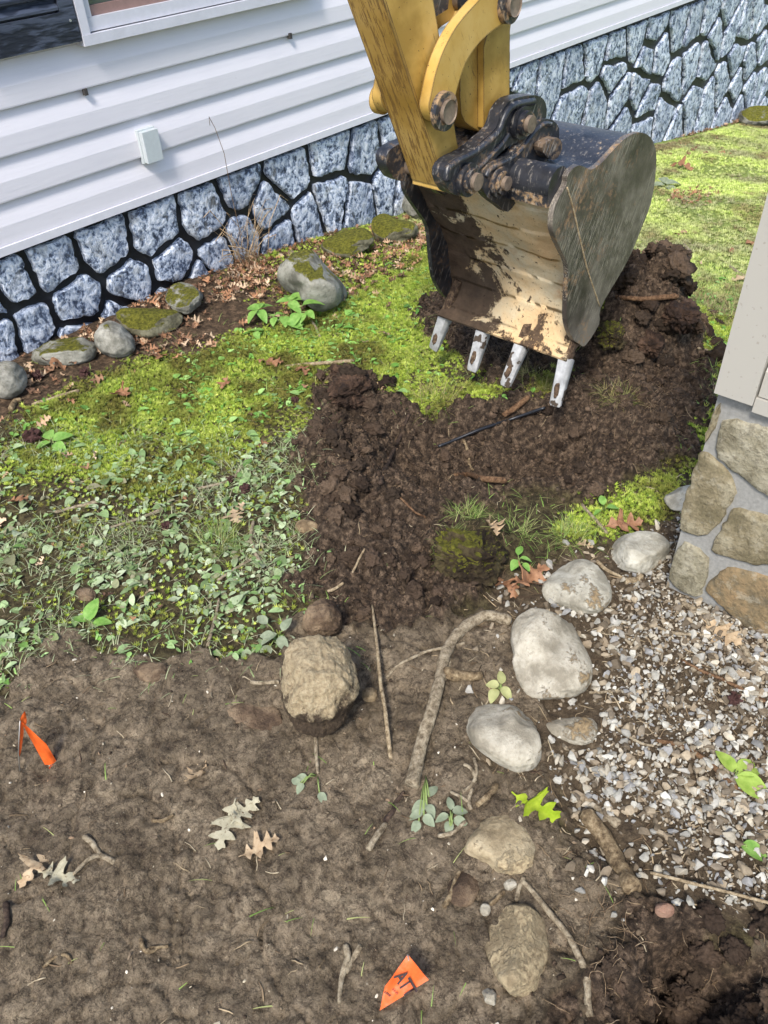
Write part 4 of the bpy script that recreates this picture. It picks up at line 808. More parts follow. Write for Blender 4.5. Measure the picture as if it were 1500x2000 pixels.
ROCKS = [
 (oval(12,742,84,76), R_GREY, 0.8, 0.3, 'round grey stone at the left edge below the skirting', G1, 2.1),
 ([(58,690),(80,668),(120,662),(160,655),(188,668),(192,700),(165,712),(110,716),(62,712)], R_GMOSS, 0.5, 0.3, 'flat grey stone with moss left of the smooth egg stone', G1, 2.3),
 ([(182,655),(196,632),(215,624),(240,636),(262,660),(266,684),(248,698),(222,700),(198,690),(184,672)], R_GREY, 0.75, 0.25, 'smooth egg shaped grey stone between two mossy stones', G1, 2.0),
 ([(216,612),(225,600),(262,602),(320,602),(350,606),(363,622),(345,645),(312,660),(275,664),(248,650),(228,632)], R_MOSS, 0.6, 0.3, 'long dark moss topped stone right of the egg stone', G1, 2.4),
 ([(320,585),(332,556),(352,550),(376,556),(400,575),(392,596),(368,616),(340,608)], R_GMOSS, 0.4, 0.2, 'small flat slate like stone leaning on the skirting', G1, 2.6),
 ([(538,538),(548,512),(570,494),(605,484),(612,488),(640,522),(672,556),(686,574),(672,590),(640,606),(628,614),(612,606),(575,575),(545,560)], R_GMOSS, 0.75, 0.18, 'largest angular boulder with a moss cap beside the skirting', G1, 2.6),
 ([(620,482),(640,464),(676,448),(712,444),(732,456),(732,478),(706,492),(690,508),(650,506)], R_MOSS, 0.55, 0.25, 'low mossy stone just right of the big boulder', G1, 2.5),
 ([(722,440),(730,422),(752,415),(776,428),(815,435),(818,458),(795,472),(760,482),(735,472)], R_MOSS, 0.6, 0.25, 'yellow mossed stone nearest the bucket on the left', G1, 2.3),
 ([(782,395),(792,372),(812,362),(842,380),(850,410),(848,440),(815,430),(790,415)], R_GMOSS, 0.7, 0.25, 'mossy stone half hidden behind the excavator stick', G1, 2.3),
 (oval(1478,228,76,44,-8), R_GMOSS, 0.6, 0.3, 'small brown stone at the far right end of the skirting', G1, 2.2),
 ([(1186,1085),(1192,1064),(1218,1044),(1250,1036),(1290,1040),(1308,1056),(1312,1076),(1292,1100),(1275,1118),(1245,1123),(1210,1112)], R_PALE, 0.55, 0.28, 'pale rounded stone beside the porch corner', G2, 2.4),
 ([(1055,1140),(1080,1118),(1120,1092),(1150,1092),(1175,1108),(1194,1146),(1198,1168),(1178,1195),(1150,1202),(1110,1190),(1065,1180)], R_PALE, 0.4, 0.3, 'pale flat stone with curled brown leaves on its left end', G2, 2.4),
 ([(996,1240),(1002,1210),(1025,1190),(1050,1184),(1078,1192),(1108,1206),(1128,1235),(1145,1270),(1162,1310),(1152,1345),(1128,1362),(1080,1366),(1040,1368),(1012,1340),(998,1290)], R_PALE2, 0.4, 0.3, 'largest pale oval stone at the gravel edge', G2, 2.5),
 ([(902,1410),(915,1388),(945,1376),(985,1372),(1015,1382),(1045,1415),(1060,1445),(1060,1480),(1040,1508),(1010,1512),(970,1492),(930,1462),(908,1435)], R_PALE2, 0.5, 0.3, 'grey white stone with a mud smear below the largest oval', G2, 2.4),
 ([(1058,1415),(1085,1404),(1130,1400),(1160,1402),(1172,1425),(1168,1446),(1140,1458),(1095,1450),(1065,1440)], R_PALE2, 0.45, 0.4, 'small low stone tucked right of the smeared stone', G2, 2.4),
 ([(900,1655),(925,1622),(945,1600),(975,1588),(1010,1595),(1038,1618),(1048,1655),(1042,1700),(1015,1716),(975,1712),(935,1685),(905,1672)], R_TAN, 0.36, 0.5, 'mud coated round stone left of the bright green leaf', G2, 2.3),
 ([(946,1850),(955,1805),(975,1775),(1005,1760),(1040,1770),(1068,1800),(1072,1850),(1066,1900),(1052,1950),(1020,1962),(985,1935),(958,1895)], R_TAN, 0.36, 0.5, 'tan mud coated stone, nearest to the bottom of the picture', G2, 2.4),
 ([(1294,975),(1305,962),(1330,950),(1360,945),(1365,985),(1340,1000),(1310,998)], R_PALE, 0.5, 0.3, 'white stone peeking out behind the porch corner', G2, 2.2),
 ([(590,1205),(602,1182),(630,1166),(655,1175),(668,1200),(670,1235),(640,1246),(605,1242),(588,1225)], R_CLODD, 0.9, 0.2, 'small round mud clod above the big clod', None, 2.2),
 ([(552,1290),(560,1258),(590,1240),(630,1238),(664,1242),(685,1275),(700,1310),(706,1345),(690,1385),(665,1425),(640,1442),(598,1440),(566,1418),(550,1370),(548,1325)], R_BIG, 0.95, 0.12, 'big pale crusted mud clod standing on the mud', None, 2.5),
 ([(255,1312),(272,1296),(300,1290),(325,1296),(334,1312),(320,1330),(280,1334)], R_CLODD, 0.4, 0.5, 'low brown stone sunk in the mud below the weeds', None, 2.2),
 (oval(168,1161,44,28), R_CLODD, 0.6, 0.35, 'small brown stone lying among the muddy weeds', None, 2.2),
 (oval(600,1030,50,30,10), R_CLOD, 0.6, 0.4, 'small tan stone at the left edge of the dug soil', None, 2.2),
 (oval(722,1357,32,30), R_CLOD, 0.7, 0.3, 'small tan pebble right of the big clod', None, 2.3),
 (oval(905,1735,62,76,20), R_CLODD, 0.3, 0.6, 'brown stone nearly buried left of the two tan stones', None, 2.2),
 (oval(500,1400,120,60,8), R_CLODD, 0.3, 0.62, 'broad brown stone sunk in the mud left of the big clod', None, 2.2),
 (oval(996,1728,28,24), R_PALE2, 0.7, 0.3, 'pebble between the two tan mud coated stones', None, 2.4),
 (oval(948,1777,22,26), R_PALE2, 0.7, 0.3, 'pebble touching a twig left of the lowest tan stone', None, 2.5),
 ([(940,1935),(952,1928),(970,1940),(968,1966),(950,1960)], R_PALE2, 0.5, 0.3, 'flat pale chip on the mud right of the front flag', None, 2.6),
 (oval(1298,1778,40,30,6), mat_rock('red_stone', lin(120, 88, 72), lin(148, 114, 94), lin(168, 136, 114), 0.45), 0.8, 0.2, 'reddish broken stone at the lower edge of the gravel', None, 2.7),
 (oval(785,1905,1,1), None, 0, 0, '', None, 2),
]
for i, (ol, mt, kz, bu, lab, grp, bxp) in enumerate(ROCKS):
    if mt is None: continue
    clod = 'clod' in lab; small = max(np.ptp(np.array(ol)[:, 0]), np.ptp(np.array(ol)[:, 1])) < 60
    me, cc_ = rock_mesh('rock', ol, kz, bu, 0.16 if clod else 0.08, 9 if 'angular' in lab else (1 if clod else (6 if small else 5)), 100 + i, 0.085 if clod else 0.034, bxp, ICO6 if clod else ICO4)
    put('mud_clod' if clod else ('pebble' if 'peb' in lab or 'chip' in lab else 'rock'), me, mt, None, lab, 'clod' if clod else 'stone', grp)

# ================================================================== STICKS, ROOTS, CABLE
W_GREY = mat_wood('grey_weathered_wood', lin(90, 78, 61), lin(140, 126, 103), lin(172, 159, 135)); W_PALE = mat_wood('pale_dry_wood', lin(104, 88, 66), lin(152, 134, 106), lin(184, 168, 138))
W_BRN = mat_wood('brown_root', lin(66, 48, 34), lin(102, 76, 54), lin(134, 106, 78)); W_DRK = mat_wood('wet_dark_wood', lin(38, 31, 27), lin(62, 50, 42), lin(92, 76, 62)); W_TAN = mat_wood('mud_coated_root', lin(74, 60, 44), lin(122, 104, 78), lin(156, 138, 108))
def on_ground(pts, r, lift=1.0):
    out = []
    for k, p in enumerate(pts):
        g = hit(p[0], p[1]); z = (p[2] if len(p) > 2 else 0.0); q = ray(p[0], p[1]); zz = g[2] + r * lift * 0.7 + z
        out.append(CAM + q * ((zz - CAMH) / q[2]))
    return out
def mpp(px, py):
    g = hit(px, py); rd = ray(px, py); return np.linalg.norm(g - CAM) / FPX / np.dot(rd, RC @ np.array([0, 0, -1.0]))
def stick(name, lab, cat, branches, mat, seed=0, seg=9, grp=None, wob=0.25):
    L = []; rr = np.random.default_rng(seed)
    for pts, r0, r1 in branches:
        r0, r1 = (r0 * 0.8, r1 * 0.8) if r0 < 8 else (r0, r1)
        m = mpp(*pts[len(pts) // 2][:2]); P = on_ground(pts, r0 * m); S = smooth_loop(P, 6, False); n = len(S); t_ = np.linspace(0, n / 5.0, n); o_ = rr.uniform(0, 99); R = np.linspace(r0 * m, r1 * m, n) * (1 + 0.16 * fbm(t_ * 1.3 + o_, t_ * 0 + 2.5, seed, 3)); R[0] *= 0.8; R[-1] *= 0.75
        S = [s + np.array([vn(t_[k] + o_, 1.5, 1), vn(t_[k] + o_, 7.5, 2), 0.6 * vn(t_[k] + o_, 3.5, 3)]) * r0 * m * wob * 2.2 for k, s in enumerate(S)]; L.append((S, R))
    return put(name, tubes_mesh(name, L, seg, 0.05, True, seed), mat, None, lab, cat, grp)
STK = [
 ('branch', 'thick bent grey branch arching down from the largest pale stone', [([(998,1212),(965,1203),(930,1206),(898,1228),(872,1268),(860,1320),(845,1380),(828,1440),(812,1500),(804,1532)], 11, 12), ([(852,1345),(872,1322),(880,1285)], 4, 2.5)], W_GREY),
 ('twig', 'long straight pale twig standing right of the big clod', [([(727,1182,0.0),(735,1250,0.02),(745,1340,0.03),(754,1410,0.02),(763,1482)], 3.2, 5.5)], W_PALE),
 ('twig', 'thin curved twig passing under the thick bent branch', [([(757,1322),(782,1296),(825,1276),(875,1264),(912,1256)], 4, 4)], W_GREY),
 ('bark_piece', 'short broken bark piece right of the thick branch', [([(866,1308),(900,1316),(942,1322)], 12, 9)], W_TAN),
 ('forked_stick', 'small forked pale stick lying alone on the mud', [([(162,1633),(182,1646),(194,1668),(220,1685)], 5, 5.5), ([(195,1669),(170,1682),(142,1708)], 5, 3)], W_GREY),
 ('stick', 'half dark wet stick with a pale lower end', [([(752,1608),(735,1635),(718,1660)], 6.5, 7.5)], W_GREY),
 ('root', 'black wet root above the half dark stick', [([(790,1545),(775,1568),(762,1590),(752,1607)], 4, 8)], W_DRK),
 ('wood_piece', 'stout flat wooden stick beside the gravel', [([(1146,1588,0.01),(1180,1645,0.01),(1215,1702),(1238,1732)], 13, 15)], W_TAN),
 ('split_stick', 'split pointed stick above the stout wooden stick', [([(1114,1546),(1150,1566),(1185,1592),(1208,1612)], 3, 11)], W_GREY),
 ('string', 'taut pale string running off the right edge across the gravel', [([(1270,1704,0.01),(1340,1722,0.015),(1420,1742,0.015),(1520,1768,0.015)], 3, 3)], W_PALE),
 ('branch', 'long thin branch running down right of the lowest tan stone', [([(1018,1716),(1060,1762),(1100,1815),(1134,1872),(1146,1925),(1152,1985)], 5, 7)], W_GREY),
 ('twig', 'short twig propped between the two tan stones', [([(1022,1712),(1014,1738),(1008,1758)], 5, 4)], W_GREY),
 ('twig', 'straight twig left of the lowest tan stone', [([(898,1700),(884,1735),(868,1772)], 4, 6)], W_TAN),
 ('twig', 'tan twig touching a pebble above the lowest stone', [([(985,1742),(966,1760),(950,1775)], 5, 4)], W_TAN),
 ('forked_root', 'forked grey root left of the front flag', [([(672,1846),(676,1880),(668,1915),(662,1958)], 7, 4), ([(704,1846),(688,1875),(674,1900)], 6, 6)], W_GREY),
 ('root', 'straight root sticking out of the soil mound', [([(1184,577),(1230,583),(1270,583),(1326,578)], 4.5, 6)], W_BRN),
 ('cable', 'black cable reaching from the soil to the nearest tooth', [([(856,872),(890,858),(940,838),(1000,818),(1064,796,0.01)], 4, 4)], simple('black_rubber', lin(34, 36, 40), 0.35, 0.5)),
 ('root', 'dark straight root standing in the dug hole', [([(742,945),(758,905),(780,855),(800,808)], 6, 4)], W_DRK),
 ('root', 'thin crooked pale root in the dug hole', [([(905,858),(915,885),(916,905),(924,918)], 4, 3)], W_TAN),
 ('root', 'thick brown root lying flat in the dug hole', [([(888,928),(915,925),(945,935),(988,940)], 6, 9)], W_BRN),
 ('root', 'brown root below the third bucket tooth', [([(985,812),(1008,795),(1032,772)], 7, 7)], W_BRN),
 ('twig', 'slanting grey twig left of the brown oak leaf by the gravel', [([(1136,984),(1160,1012),(1186,1042)], 4, 5)], W_GREY),
 ('stick', 'straight pale stick on the moss left of the dug soil', [([(556,716),(610,711),(692,706)], 4, 5)], W_PALE),
 ('twig', 'curved grey twig at the edge of soil and weeds', [([(495,1018),(489,1055),(508,1098)], 4.5, 4.5)], W_GREY),
 ('stick', 'short stick poking out left of the big clod', [([(490,1333),(515,1334),(548,1332)], 5, 5)], W_GREY),
 ('twig', 'upright grey twig in the weeds above the mud', [([(405,1262),(418,1215),(428,1170)], 4.5, 3.5)], W_GREY),
 ('twig', 'long thin twig across the upper weeds', [([(387,954),(448,939),(470,915),(482,890)], 4, 3.5)], W_GREY),
 ('twig', 'thin twig lying over the weeds near the left', [([(107,1001),(155,988),(198,976)], 3.5, 4)], W_GREY),
 ('twig', 'slightly bent twig in the middle of the weeds', [([(200,1034),(260,1018),(314,996)], 3, 4)], W_GREY),
 ('twig', 'twig slanting up to the soil edge in the weeds', [([(425,1134),(470,1105),(515,1078)], 4, 3.5)], W_GREY),
 ('root', 'thin root along the front rim of the hole', [([(764,952),(785,975),(810,998),(832,1012)], 3, 3)], W_BRN),
 ('stick', 'brown stick on the gravel pointing at the right edge', [([(1282,1446),(1335,1458),(1385,1488),(1425,1528),(1450,1545)], 5, 6)], W_BRN),
 ('twig', 'pale twig on the gravel below the porch corner', [([(1330,1180),(1362,1190),(1378,1205),(1386,1222)], 6, 5)], W_GREY),
 ('twig', 'thin twig crossing the gravel middle', [([(1265,1218),(1310,1236),(1360,1242)], 4, 4)], W_GREY),
 ('stick', 'long stick along the foot of the porch stones', [([(1400,1210),(1440,1250),(1470,1300),(1482,1318)], 6, 5)], W_GREY),
 ('twig', 'dark twig on the gravel running to the right', [([(1330,1290),(1370,1310),(1420,1330),(1500,1372)], 3.5, 4)], W_BRN),
 ('twig', 'short thick twig lying in front of the round white stone', [([(1222,1138),(1240,1132),(1255,1126)], 7, 7)], W_PALE),
 ('twig', 'bleached twig between the two upper pale stones', [([(1165,1096),(1190,1115),(1225,1132)], 5, 3)], W_PALE),
 ('twig', 'twig at the right foot of the largest oval stone', [([(1150,1352),(1180,1352),(1210,1348)], 3.5, 3.5)], W_GREY),
 ('twig', 'branched twig below the small low stone', [([(1180,1402),(1215,1430),(1250,1452),(1278,1458)], 4, 3)], W_GREY),
 ('root_tangle', 'small knot of pale roots left of the split stick', [([(905,1545),(925,1525),(930,1495),(925,1480)], 4, 4), ([(905,1492),(922,1502),(928,1525)], 4, 4), ([(880,1545),(905,1560),(918,1570)], 4, 3)], W_GREY),
 ('stick', 'tan stick right of the root knot', [([(930,1572),(950,1555),(972,1534)], 6, 7)], W_TAN),
 ('root', 'curved root in front of the green sprig stem', [([(918,1582),(915,1560),(922,1540)], 5, 4), ([(855,1635),(885,1625),(910,1605)], 5, 4)], W_GREY),
 ('twig', 'thin hooked twig in the lower left mud', [([(84,1892),(104,1872),(128,1864),(142,1880)], 3, 3)], W_TAN),
 ('root', 'branched pale root on the lower mud', [([(272,1832),(286,1858),(310,1852)], 4, 3), ([(288,1858),(296,1850),(328,1848)], 3.5, 3)], W_TAN),
 ('root', 'curled pale root on the mud right of the forked stick', [([(296,1602),(318,1602),(340,1590)], 4.5, 4)], W_TAN),
 ('twig', 'thin dry root below the big clod', [([(617,1440),(618,1480),(622,1512)], 4.5, 4)], W_GREY),
 ('stick', 'purple grey stick end at the left border', [([(10,1765),(10,1800),(6,1832)], 6, 4)], W_DRK),
 ('twig', 'thin twig on the lawn right of the mound', [([(1425,520),(1448,536),(1470,542)], 3, 3)], W_GREY),
 ('twig', 'short curved twig above the soil mound', [([(1338,478),(1346,490),(1348,505)], 4, 4)], W_GREY),
 ('twig', 'pale twig on the moss by the beige post', [([(1362,680),(1390,688),(1418,692)], 3, 3)], W_PALE),
 ('stick', 'pale peeled stick beside the left bed stones', [([(60,792),(110,775),(155,762)], 5, 4)], W_PALE),
 ('twig', 'bent bark strip at the left border below the stones', [([(20,800),(26,785),(42,780)], 6, 5)], W_TAN),
 ('twig', 'grey twig in front of the big boulder', [([(608,626),(618,642),(626,658)], 3, 3)], W_GREY),
 ('twig', 'small twig on the dug soil under the green tuft', [([(688,1118),(700,1095),(712,1072)], 3, 3)], W_PALE),
 ('twig', 'short straw on the soil near the small clod', [([(640,1155),(655,1148),(672,1138)], 4, 4)], W_PALE),
]
for i, (nm, lab, br, mt) in enumerate(STK): stick(nm, lab, {'string': 'string', 'cable': 'cable'}.get(nm, 'root' if 'root' in nm else 'stick'), br, mt, 300 + i, 9 if br[0][1] > 5 else 7, None, 0.05 if nm in ('cable', 'string') else 0.3)

# ================================================================== LEAVES
def leaf_T(rows=6, wf=None, cup=0.25, bend=0.35, tip=1.0):
    """leaf blade along +x, unit length; three points a row"""
    wf = wf or (lambda t: 0.30 * math.sin(math.pi * min(1, t * 0.97 + 0.02)) ** 0.8 * (1.15 - 0.5 * t))
    V = []
    for i in range(rows + 1):
        t = i / rows; w = wf(t); z = -bend * t * t
        V += [(t, -w, z + cup * w), (t, 0, z), (t, w, z + cup * w)]
    F = []
    for i in range(rows):
        a = i * 3; F += [(a, a + 3, a + 4, a + 1), (a + 1, a + 4, a + 5, a + 2)]
    return np.array(V, float), np.array(F)
OAKO = [(0.0,0.012),(0.10,0.012),(0.14,0.04),(0.19,0.15),(0.24,0.20),(0.27,0.13),(0.29,0.06),(0.35,0.055),(0.39,0.16),(0.45,0.27),(0.49,0.37),(0.53,0.30),(0.56,0.32),(0.555,0.18),(0.57,0.075),(0.63,0.065),(0.67,0.15),(0.73,0.22),(0.78,0.26),(0.80,0.17),(0.81,0.075),(0.85,0.065),(0.89,0.11),(0.94,0.13),(0.95,0.06),(1.0,0.004)]
def oak_mesh(name, L, seed, curl=0.5, thick=0.0006, torn=0.25, per=2):
    """lobed leaf: strips from the midrib out to the lobe outline, curled and twisted"""
    r_ = np.random.default_rng(seed); O = np.array(OAKO); t0 = np.linspace(0, 1, len(O)); tt = np.linspace(0, 1, (len(O) - 1) * per + 1); ox = np.interp(tt, t0, O[:, 0]); ow = np.interp(tt, t0, O[:, 1])
    k = r_.uniform(-1, 1, 8); V = []; S = (-1, -0.5, 0, 0.5, 1)
    kl = 1 + 0.35 * fbm(tt * 5 + 9 * k[0], tt * 0 + 1.5, seed, 2); kr = 1 + 0.35 * fbm(tt * 5 + 9 * k[1], tt * 0 + 4.5, seed, 2)
    if torn and r_.random() < torn: kl = kl * np.where((tt > 0.55) & (tt < 0.8), 0.35, 1)
    for i in range(len(tt)):
        for q in S:
            w = ow[i] * abs(q) * (kl[i] if q < 0 else kr[i]); y = w * (1 if q >= 0 else -1); x = ox[i] - 0.42 * ow[i] * (1 - abs(q))
            z = curl * ((0.5 + 0.5 * k[2]) * 2.0 * y * y + 0.5 * k[3] * y * (x - 0.4) + 0.07 * math.sin(7 * x + 4 * k[4]) + 0.05 * math.sin(16 * y + 9 * x + k[5] * 6) + 0.10 * k[6] * (x - 0.5) ** 2 * 4)
            V.append((x, y + 0.10 * k[7] * (x - 0.5) ** 2 * 2, z))
    V = np.array(V) * L; V[:, 0] -= 0.5 * L; F = []
    for i in range(len(tt) - 1):
        for j in range(4): a = i * 5 + j; F.append((a, a + 5, a + 6, a + 1))
    F = np.array(F); n = len(V)
    if not thick: return V, F
    Vb = V.copy(); Vb[:, 2] -= thick
    return np.vstack([V, Vb]), np.vstack([F, F[:, ::-1] + n])
LB = mat_leaf('brown_oak_leaf', lin(124, 84, 58), lin(170, 128, 94), 0.15, 0.6, lin(88, 58, 42)); LT = mat_leaf('tan_leaf', lin(170, 142, 108), lin(202, 180, 146), 0.2, 0.7, lin(136, 108, 78))
LG = mat_leaf('muddy_grey_leaf', lin(150, 142, 116), lin(188, 180, 152), 0.1, 0.8, lin(116, 100, 76)); LV = mat_leaf('bright_green_leaf', lin(150, 178, 30), lin(190, 206, 66), 0.3, 0.45); LF = mat_leaf('fresh_green_leaf', lin(104, 150, 62), lin(150, 188, 98), 0.3, 0.45)
LS = mat_leaf('sage_leaf', lin(116, 126, 100), lin(152, 160, 132), 0.2, 0.7)
OAK = [
 ('dry_leaf', 'brown oak leaf curling up behind the round white stone', 1216, 1032, 66, -8, LB, 0.8, 0.015), ('dry_leaf', 'curled brown oak leaf left of the leafy pair by the pale stones', 985, 1152, 62, 60, LB, 1.1, 0.02),
 ('dry_leaf', 'large crumpled brown oak leaf on the end of the flat pale stone', 1032, 1142, 84, -40, LB, 1.1, 0.03), ('dry_leaf', 'pale tan leaf standing on the sod block', 963, 1040, 48, 80, LT, 1.2, 0.03),
 ('green_leaf', 'bright yellow green oak leaf lying on the dark soil', 1042, 1584, 84, 42, LV, 0.45, 0.01), ('dry_leaf', 'torn grey leaf plastered on the mud, larger of two', 446, 1612, 80, 100, LG, 0.3, 0.002), ('dry_leaf', 'grey leaf piece touching the larger torn leaf', 478, 1588, 56, -50, LG, 0.5, 0.006),
 ('dry_leaf', 'pointed pale leaf below the torn grey leaf', 508, 1660, 62, -20, LT, 0.5, 0.008), ('dry_leaf', 'folded pale leaf at the end of the forked stick', 118, 1716, 56, 10, LG, 0.8, 0.008), ('dry_leaf', 'long narrow tan leaf above the folded pale leaf', 72, 1700, 52, 115, LT, 0.8, 0.004),
 ('dry_leaf', 'pale oak leaf lying on the weeds near the dug soil', 460, 1018, 48, 70, LT, 0.5, 0.03), ('dry_leaf', 'two toned brown leaf on the moss left of the dug soil', 528, 712, 50, 12, LB, 0.9, 0.015), ('dry_leaf', 'brown leaf beside the straight pale stick', 590, 728, 40, 60, LB, 0.9, 0.015),
 ('dry_leaf', 'brown oak leaf leaning on the flat mossy stone', 104, 716, 54, 30, LB, 1.0, 0.02), ('dry_leaf', 'brown oak leaf in front of the long mossy stone', 310, 700, 46, 70, LB, 1.0, 0.02), ('dry_leaf', 'pale leaf scrap on the mud right of centre left', 388, 1515, 52, 110, LT, 0.8, 0.004),
 ('dry_leaf', 'rust brown leaf on the lawn beside the beige post', 1478, 480, 40, 5, LB, 0.9, 0.02), ('dry_leaf', 'tan oak leaf on the lawn left of the beige post', 1444, 552, 34, -10, LT, 0.7, 0.02), ('dry_leaf', 'tan leaf left of the round white stone', 1140, 1070, 30, 20, LT, 0.9, 0.01),
 ('dry_leaf', 'small brown leaf on the sunlit moss far right', 1330, 330, 34, 30, LB, 0.9, 0.02), ('dry_leaf', 'tan mud stained leaf lying at the foot of the porch stones', 1408, 1240, 64, 50, LT, 0.5, 0.01), ('dry_leaf', 'brown leaf between weeds at the left border', 40, 985, 40, 10, LB, 0.8, 0.02),
 ('dry_leaf', 'brown curled leaf in the middle of the upper weeds', 240, 775, 40, 30, LB, 1.0, 0.02), ('dry_leaf', 'brown leaf right of the dark planting hole', 440, 755, 34, 100, LB, 1.0, 0.02)]
for i, (nm, lab, px, py, spx, ang, mt, curl, lift) in enumerate(OAK):
    g = hit(px, py); m = mpp(px, py); V, F = oak_mesh(nm, spx * m * 1.12, 500 + i, curl); rr = random.Random(i)
    R = Matrix.Rotation(-math.radians(ang) + math.atan2(RC[1][0], RC[0][0]), 3, 'Z') @ Matrix.Rotation(rr.uniform(-0.3, 0.3) * (curl > 0.4), 3, 'X') @ Matrix.Rotation(rr.uniform(-0.25, 0.1) * (curl > 0.4), 3, 'Y')
    P = V @ np.array(R).T; P[:, 2] -= np.percentile(P[:, 2], 20); P = P + g + np.array([0, 0, 0.003 + lift * 0.5])
    put(nm, npmesh(nm, P, F, True), mt, None, lab, 'leaf')

# ================================================================== SURVEY FLAGS
M_FLAG = mat_leaf('orange_plastic', lin(232, 96, 38), lin(244, 116, 52), 0.25, 0.4); M_WIRE = simple('wire', lin(150, 146, 138), 0.4, 0.5, metal=0.7); M_INK = simple('black_ink', lin(38, 16, 14), 0.6)
def flag_sheet(P0, P1, P2, P3, name, n=14, wav=0.004, seed=0):
    """sheet over four corners with creases"""
    r_ = np.random.default_rng(seed); V = []; P0, P1, P2, P3 = map(np.array, (P0, P1, P2, P3)); nn = np.cross(P1 - P0, P3 - P0); nn /= np.linalg.norm(nn)
    for i in range(n + 1):
        for j in range(n + 1):
            u, v = i / n, j / n; p = (P0 * (1 - u) + P1 * u) * (1 - v) + (P3 * (1 - u) + P2 * u) * v
            V.append(p + nn * wav * (math.sin(u * 5 + v * 3) + 0.6 * math.sin(v * 9 - u * 4 + seed)))
    F = [(i * (n + 1) + j, (i + 1) * (n + 1) + j, (i + 1) * (n + 1) + j + 1, i * (n + 1) + j + 1) for i in range(n) for j in range(n)]
    return np.array(V), np.array(F), nn
def text_on(parent, txt, o, ux, uy, size, name='lettering', lift=0.0):
    cu = bpy.data.curves.new('t', 'FONT'); cu.body = txt; cu.size = 1.0; cu.offset = 0.02; to = bpy.data.objects.new('t', cu); COL.objects.link(to)
    dg = bpy.context.evaluated_depsgraph_get(); me = bpy.data.meshes.new_from_object(to.evaluated_get(dg)); bpy.data.objects.remove(to)
    bm = bmesh.new(); bm.from_mesh(me); bmesh.ops.subdivide_edges(bm, edges=bm.edges[:], cuts=1); bm.to_mesh(me); bm.free()
    o, ux, uy = np.array(o), np.array(ux), np.array(uy)
    for v in me.vertices: v.co = Vector(o + ux * v.co.x * size + uy * v.co.y * size)
    me.materials.clear(); return me
# front flag, lying tilted on the mud
def gp(px, py, h=0.0):
    g = hit(px, py); q = ray(px, py); return CAM + q * ((g[2] + h - CAMH) / q[2])
c = [gp(796, 1864, 0.045), gp(838, 1914, 0.035), gp(741, 1974, 0.004), gp(752, 1926, 0.02)]
fl = empty('survey_flag', tuple(gp(795, 1930)), 'orange plastic marking flag with black letters fallen on the mud', 'flag', 'orange marking flags')
V, F, nn = flag_sheet(c[0], c[1], c[2], c[3], 'sheet', 14, 0.0022, 1)
if nn[2] < 0: nn = -nn
sheet_o = child('sheet', npmesh('sheet', V, F, True), M_FLAG, fl)
def fpt(px, py):                       # picture point on the flag's plane, a hair above it
    q = ray(px, py); o = c[0] + nn * 0.0055; return CAM + q * (np.dot(o - CAM, nn) / np.dot(q, nn))
nn = np.cross(c[1] - c[0], c[2] - c[0]); nn /= np.linalg.norm(nn); nn = nn if nn[2] > 0 else -nn
put('lettering', text_on(sheet_o, 'ATT', fpt(769, 1908), (fpt(794, 1951) - fpt(769, 1908)) / 1.9, (fpt(792, 1893) - fpt(769, 1908)) / 0.72, 1.0), M_INK, sheet_o)
M_FADE = simple('faded_ink', lin(150, 52, 24), 0.6); r9 = random.Random(3)
def print_marks(name, x0, y0, x1, y1, n, hgt, mt):
    V, F = [], []
    for k in range(n):
        t = (k + 0.15) / n; u = (k + 0.75) / n; hx, hy = hgt * r9.uniform(0.5, 1), -hgt * 0.6 * r9.uniform(0.5, 1); o = len(V)
        V += [fpt(x0 + (x1 - x0) * t, y0 + (y1 - y0) * t), fpt(x0 + (x1 - x0) * u, y0 + (y1 - y0) * u), fpt(x0 + (x1 - x0) * u + hx, y0 + (y1 - y0) * u + hy), fpt(x0 + (x1 - x0) * t + hx, y0 + (y1 - y0) * t + hy)]; F.append((o, o + 1, o + 2, o + 3))
    put(name, npmesh(name, np.array(V), np.array(F), False), mt, sheet_o)
print_marks('small_print', 765, 1932, 776, 1944, 4, 5, M_FADE); print_marks('small_print', 749, 1938, 761, 1947, 5, 5, M_INK)
child('wire', tubes_mesh('wire', [([gp(796, 1864, 0.046), gp(806, 1910, 0.015), gp(815, 1950, -0.03)], 0.0012)], 6), M_WIRE, fl)
# upright flag at the left border, folded over its wire
f2 = empty('survey_flag', tuple(gp(24, 1512)), 'orange marking flag drooping from its wire at the left border', 'flag', 'orange marking flags')
foot = gp(25, 1516); rz = lambda px, py: CAM + ray(px, py) * (np.linalg.norm(foot[:2]) / np.linalg.norm(ray(px, py)[:2]))
top = rz(39, 1408)
V, F, _ = flag_sheet(rz(40, 1409), rz(72, 1424), rz(112, 1492) - np.array([0.01, 0.012, 0]), rz(101, 1516) - np.array([0.02, 0.02, 0]), 'sheet', 12, 0.003, 2)
c4 = [rz(40, 1408), rz(86, 1445), rz(113, 1491), rz(100, 1516)]
vw = _n(-np.array([ray(70, 1450)[0], ray(70, 1450)[1], 0]))
V, F, _ = flag_sheet(c4[0], c4[1] + vw * 0.01, c4[2] + vw * 0.03, c4[3] + vw * 0.025, 'sheet', 12, 0.002, 2); sh2 = child('sheet', npmesh('sheet', V, F, True), M_FLAG, f2)
V, F, _ = flag_sheet(rz(39, 1408), rz(46, 1412), rz(54, 1453) - vw * 0.02, rz(37, 1480), 'back_fold', 10, 0.0015, 3); put('back_fold', npmesh('back_fold', V, F, True), M_FLAG, sh2)
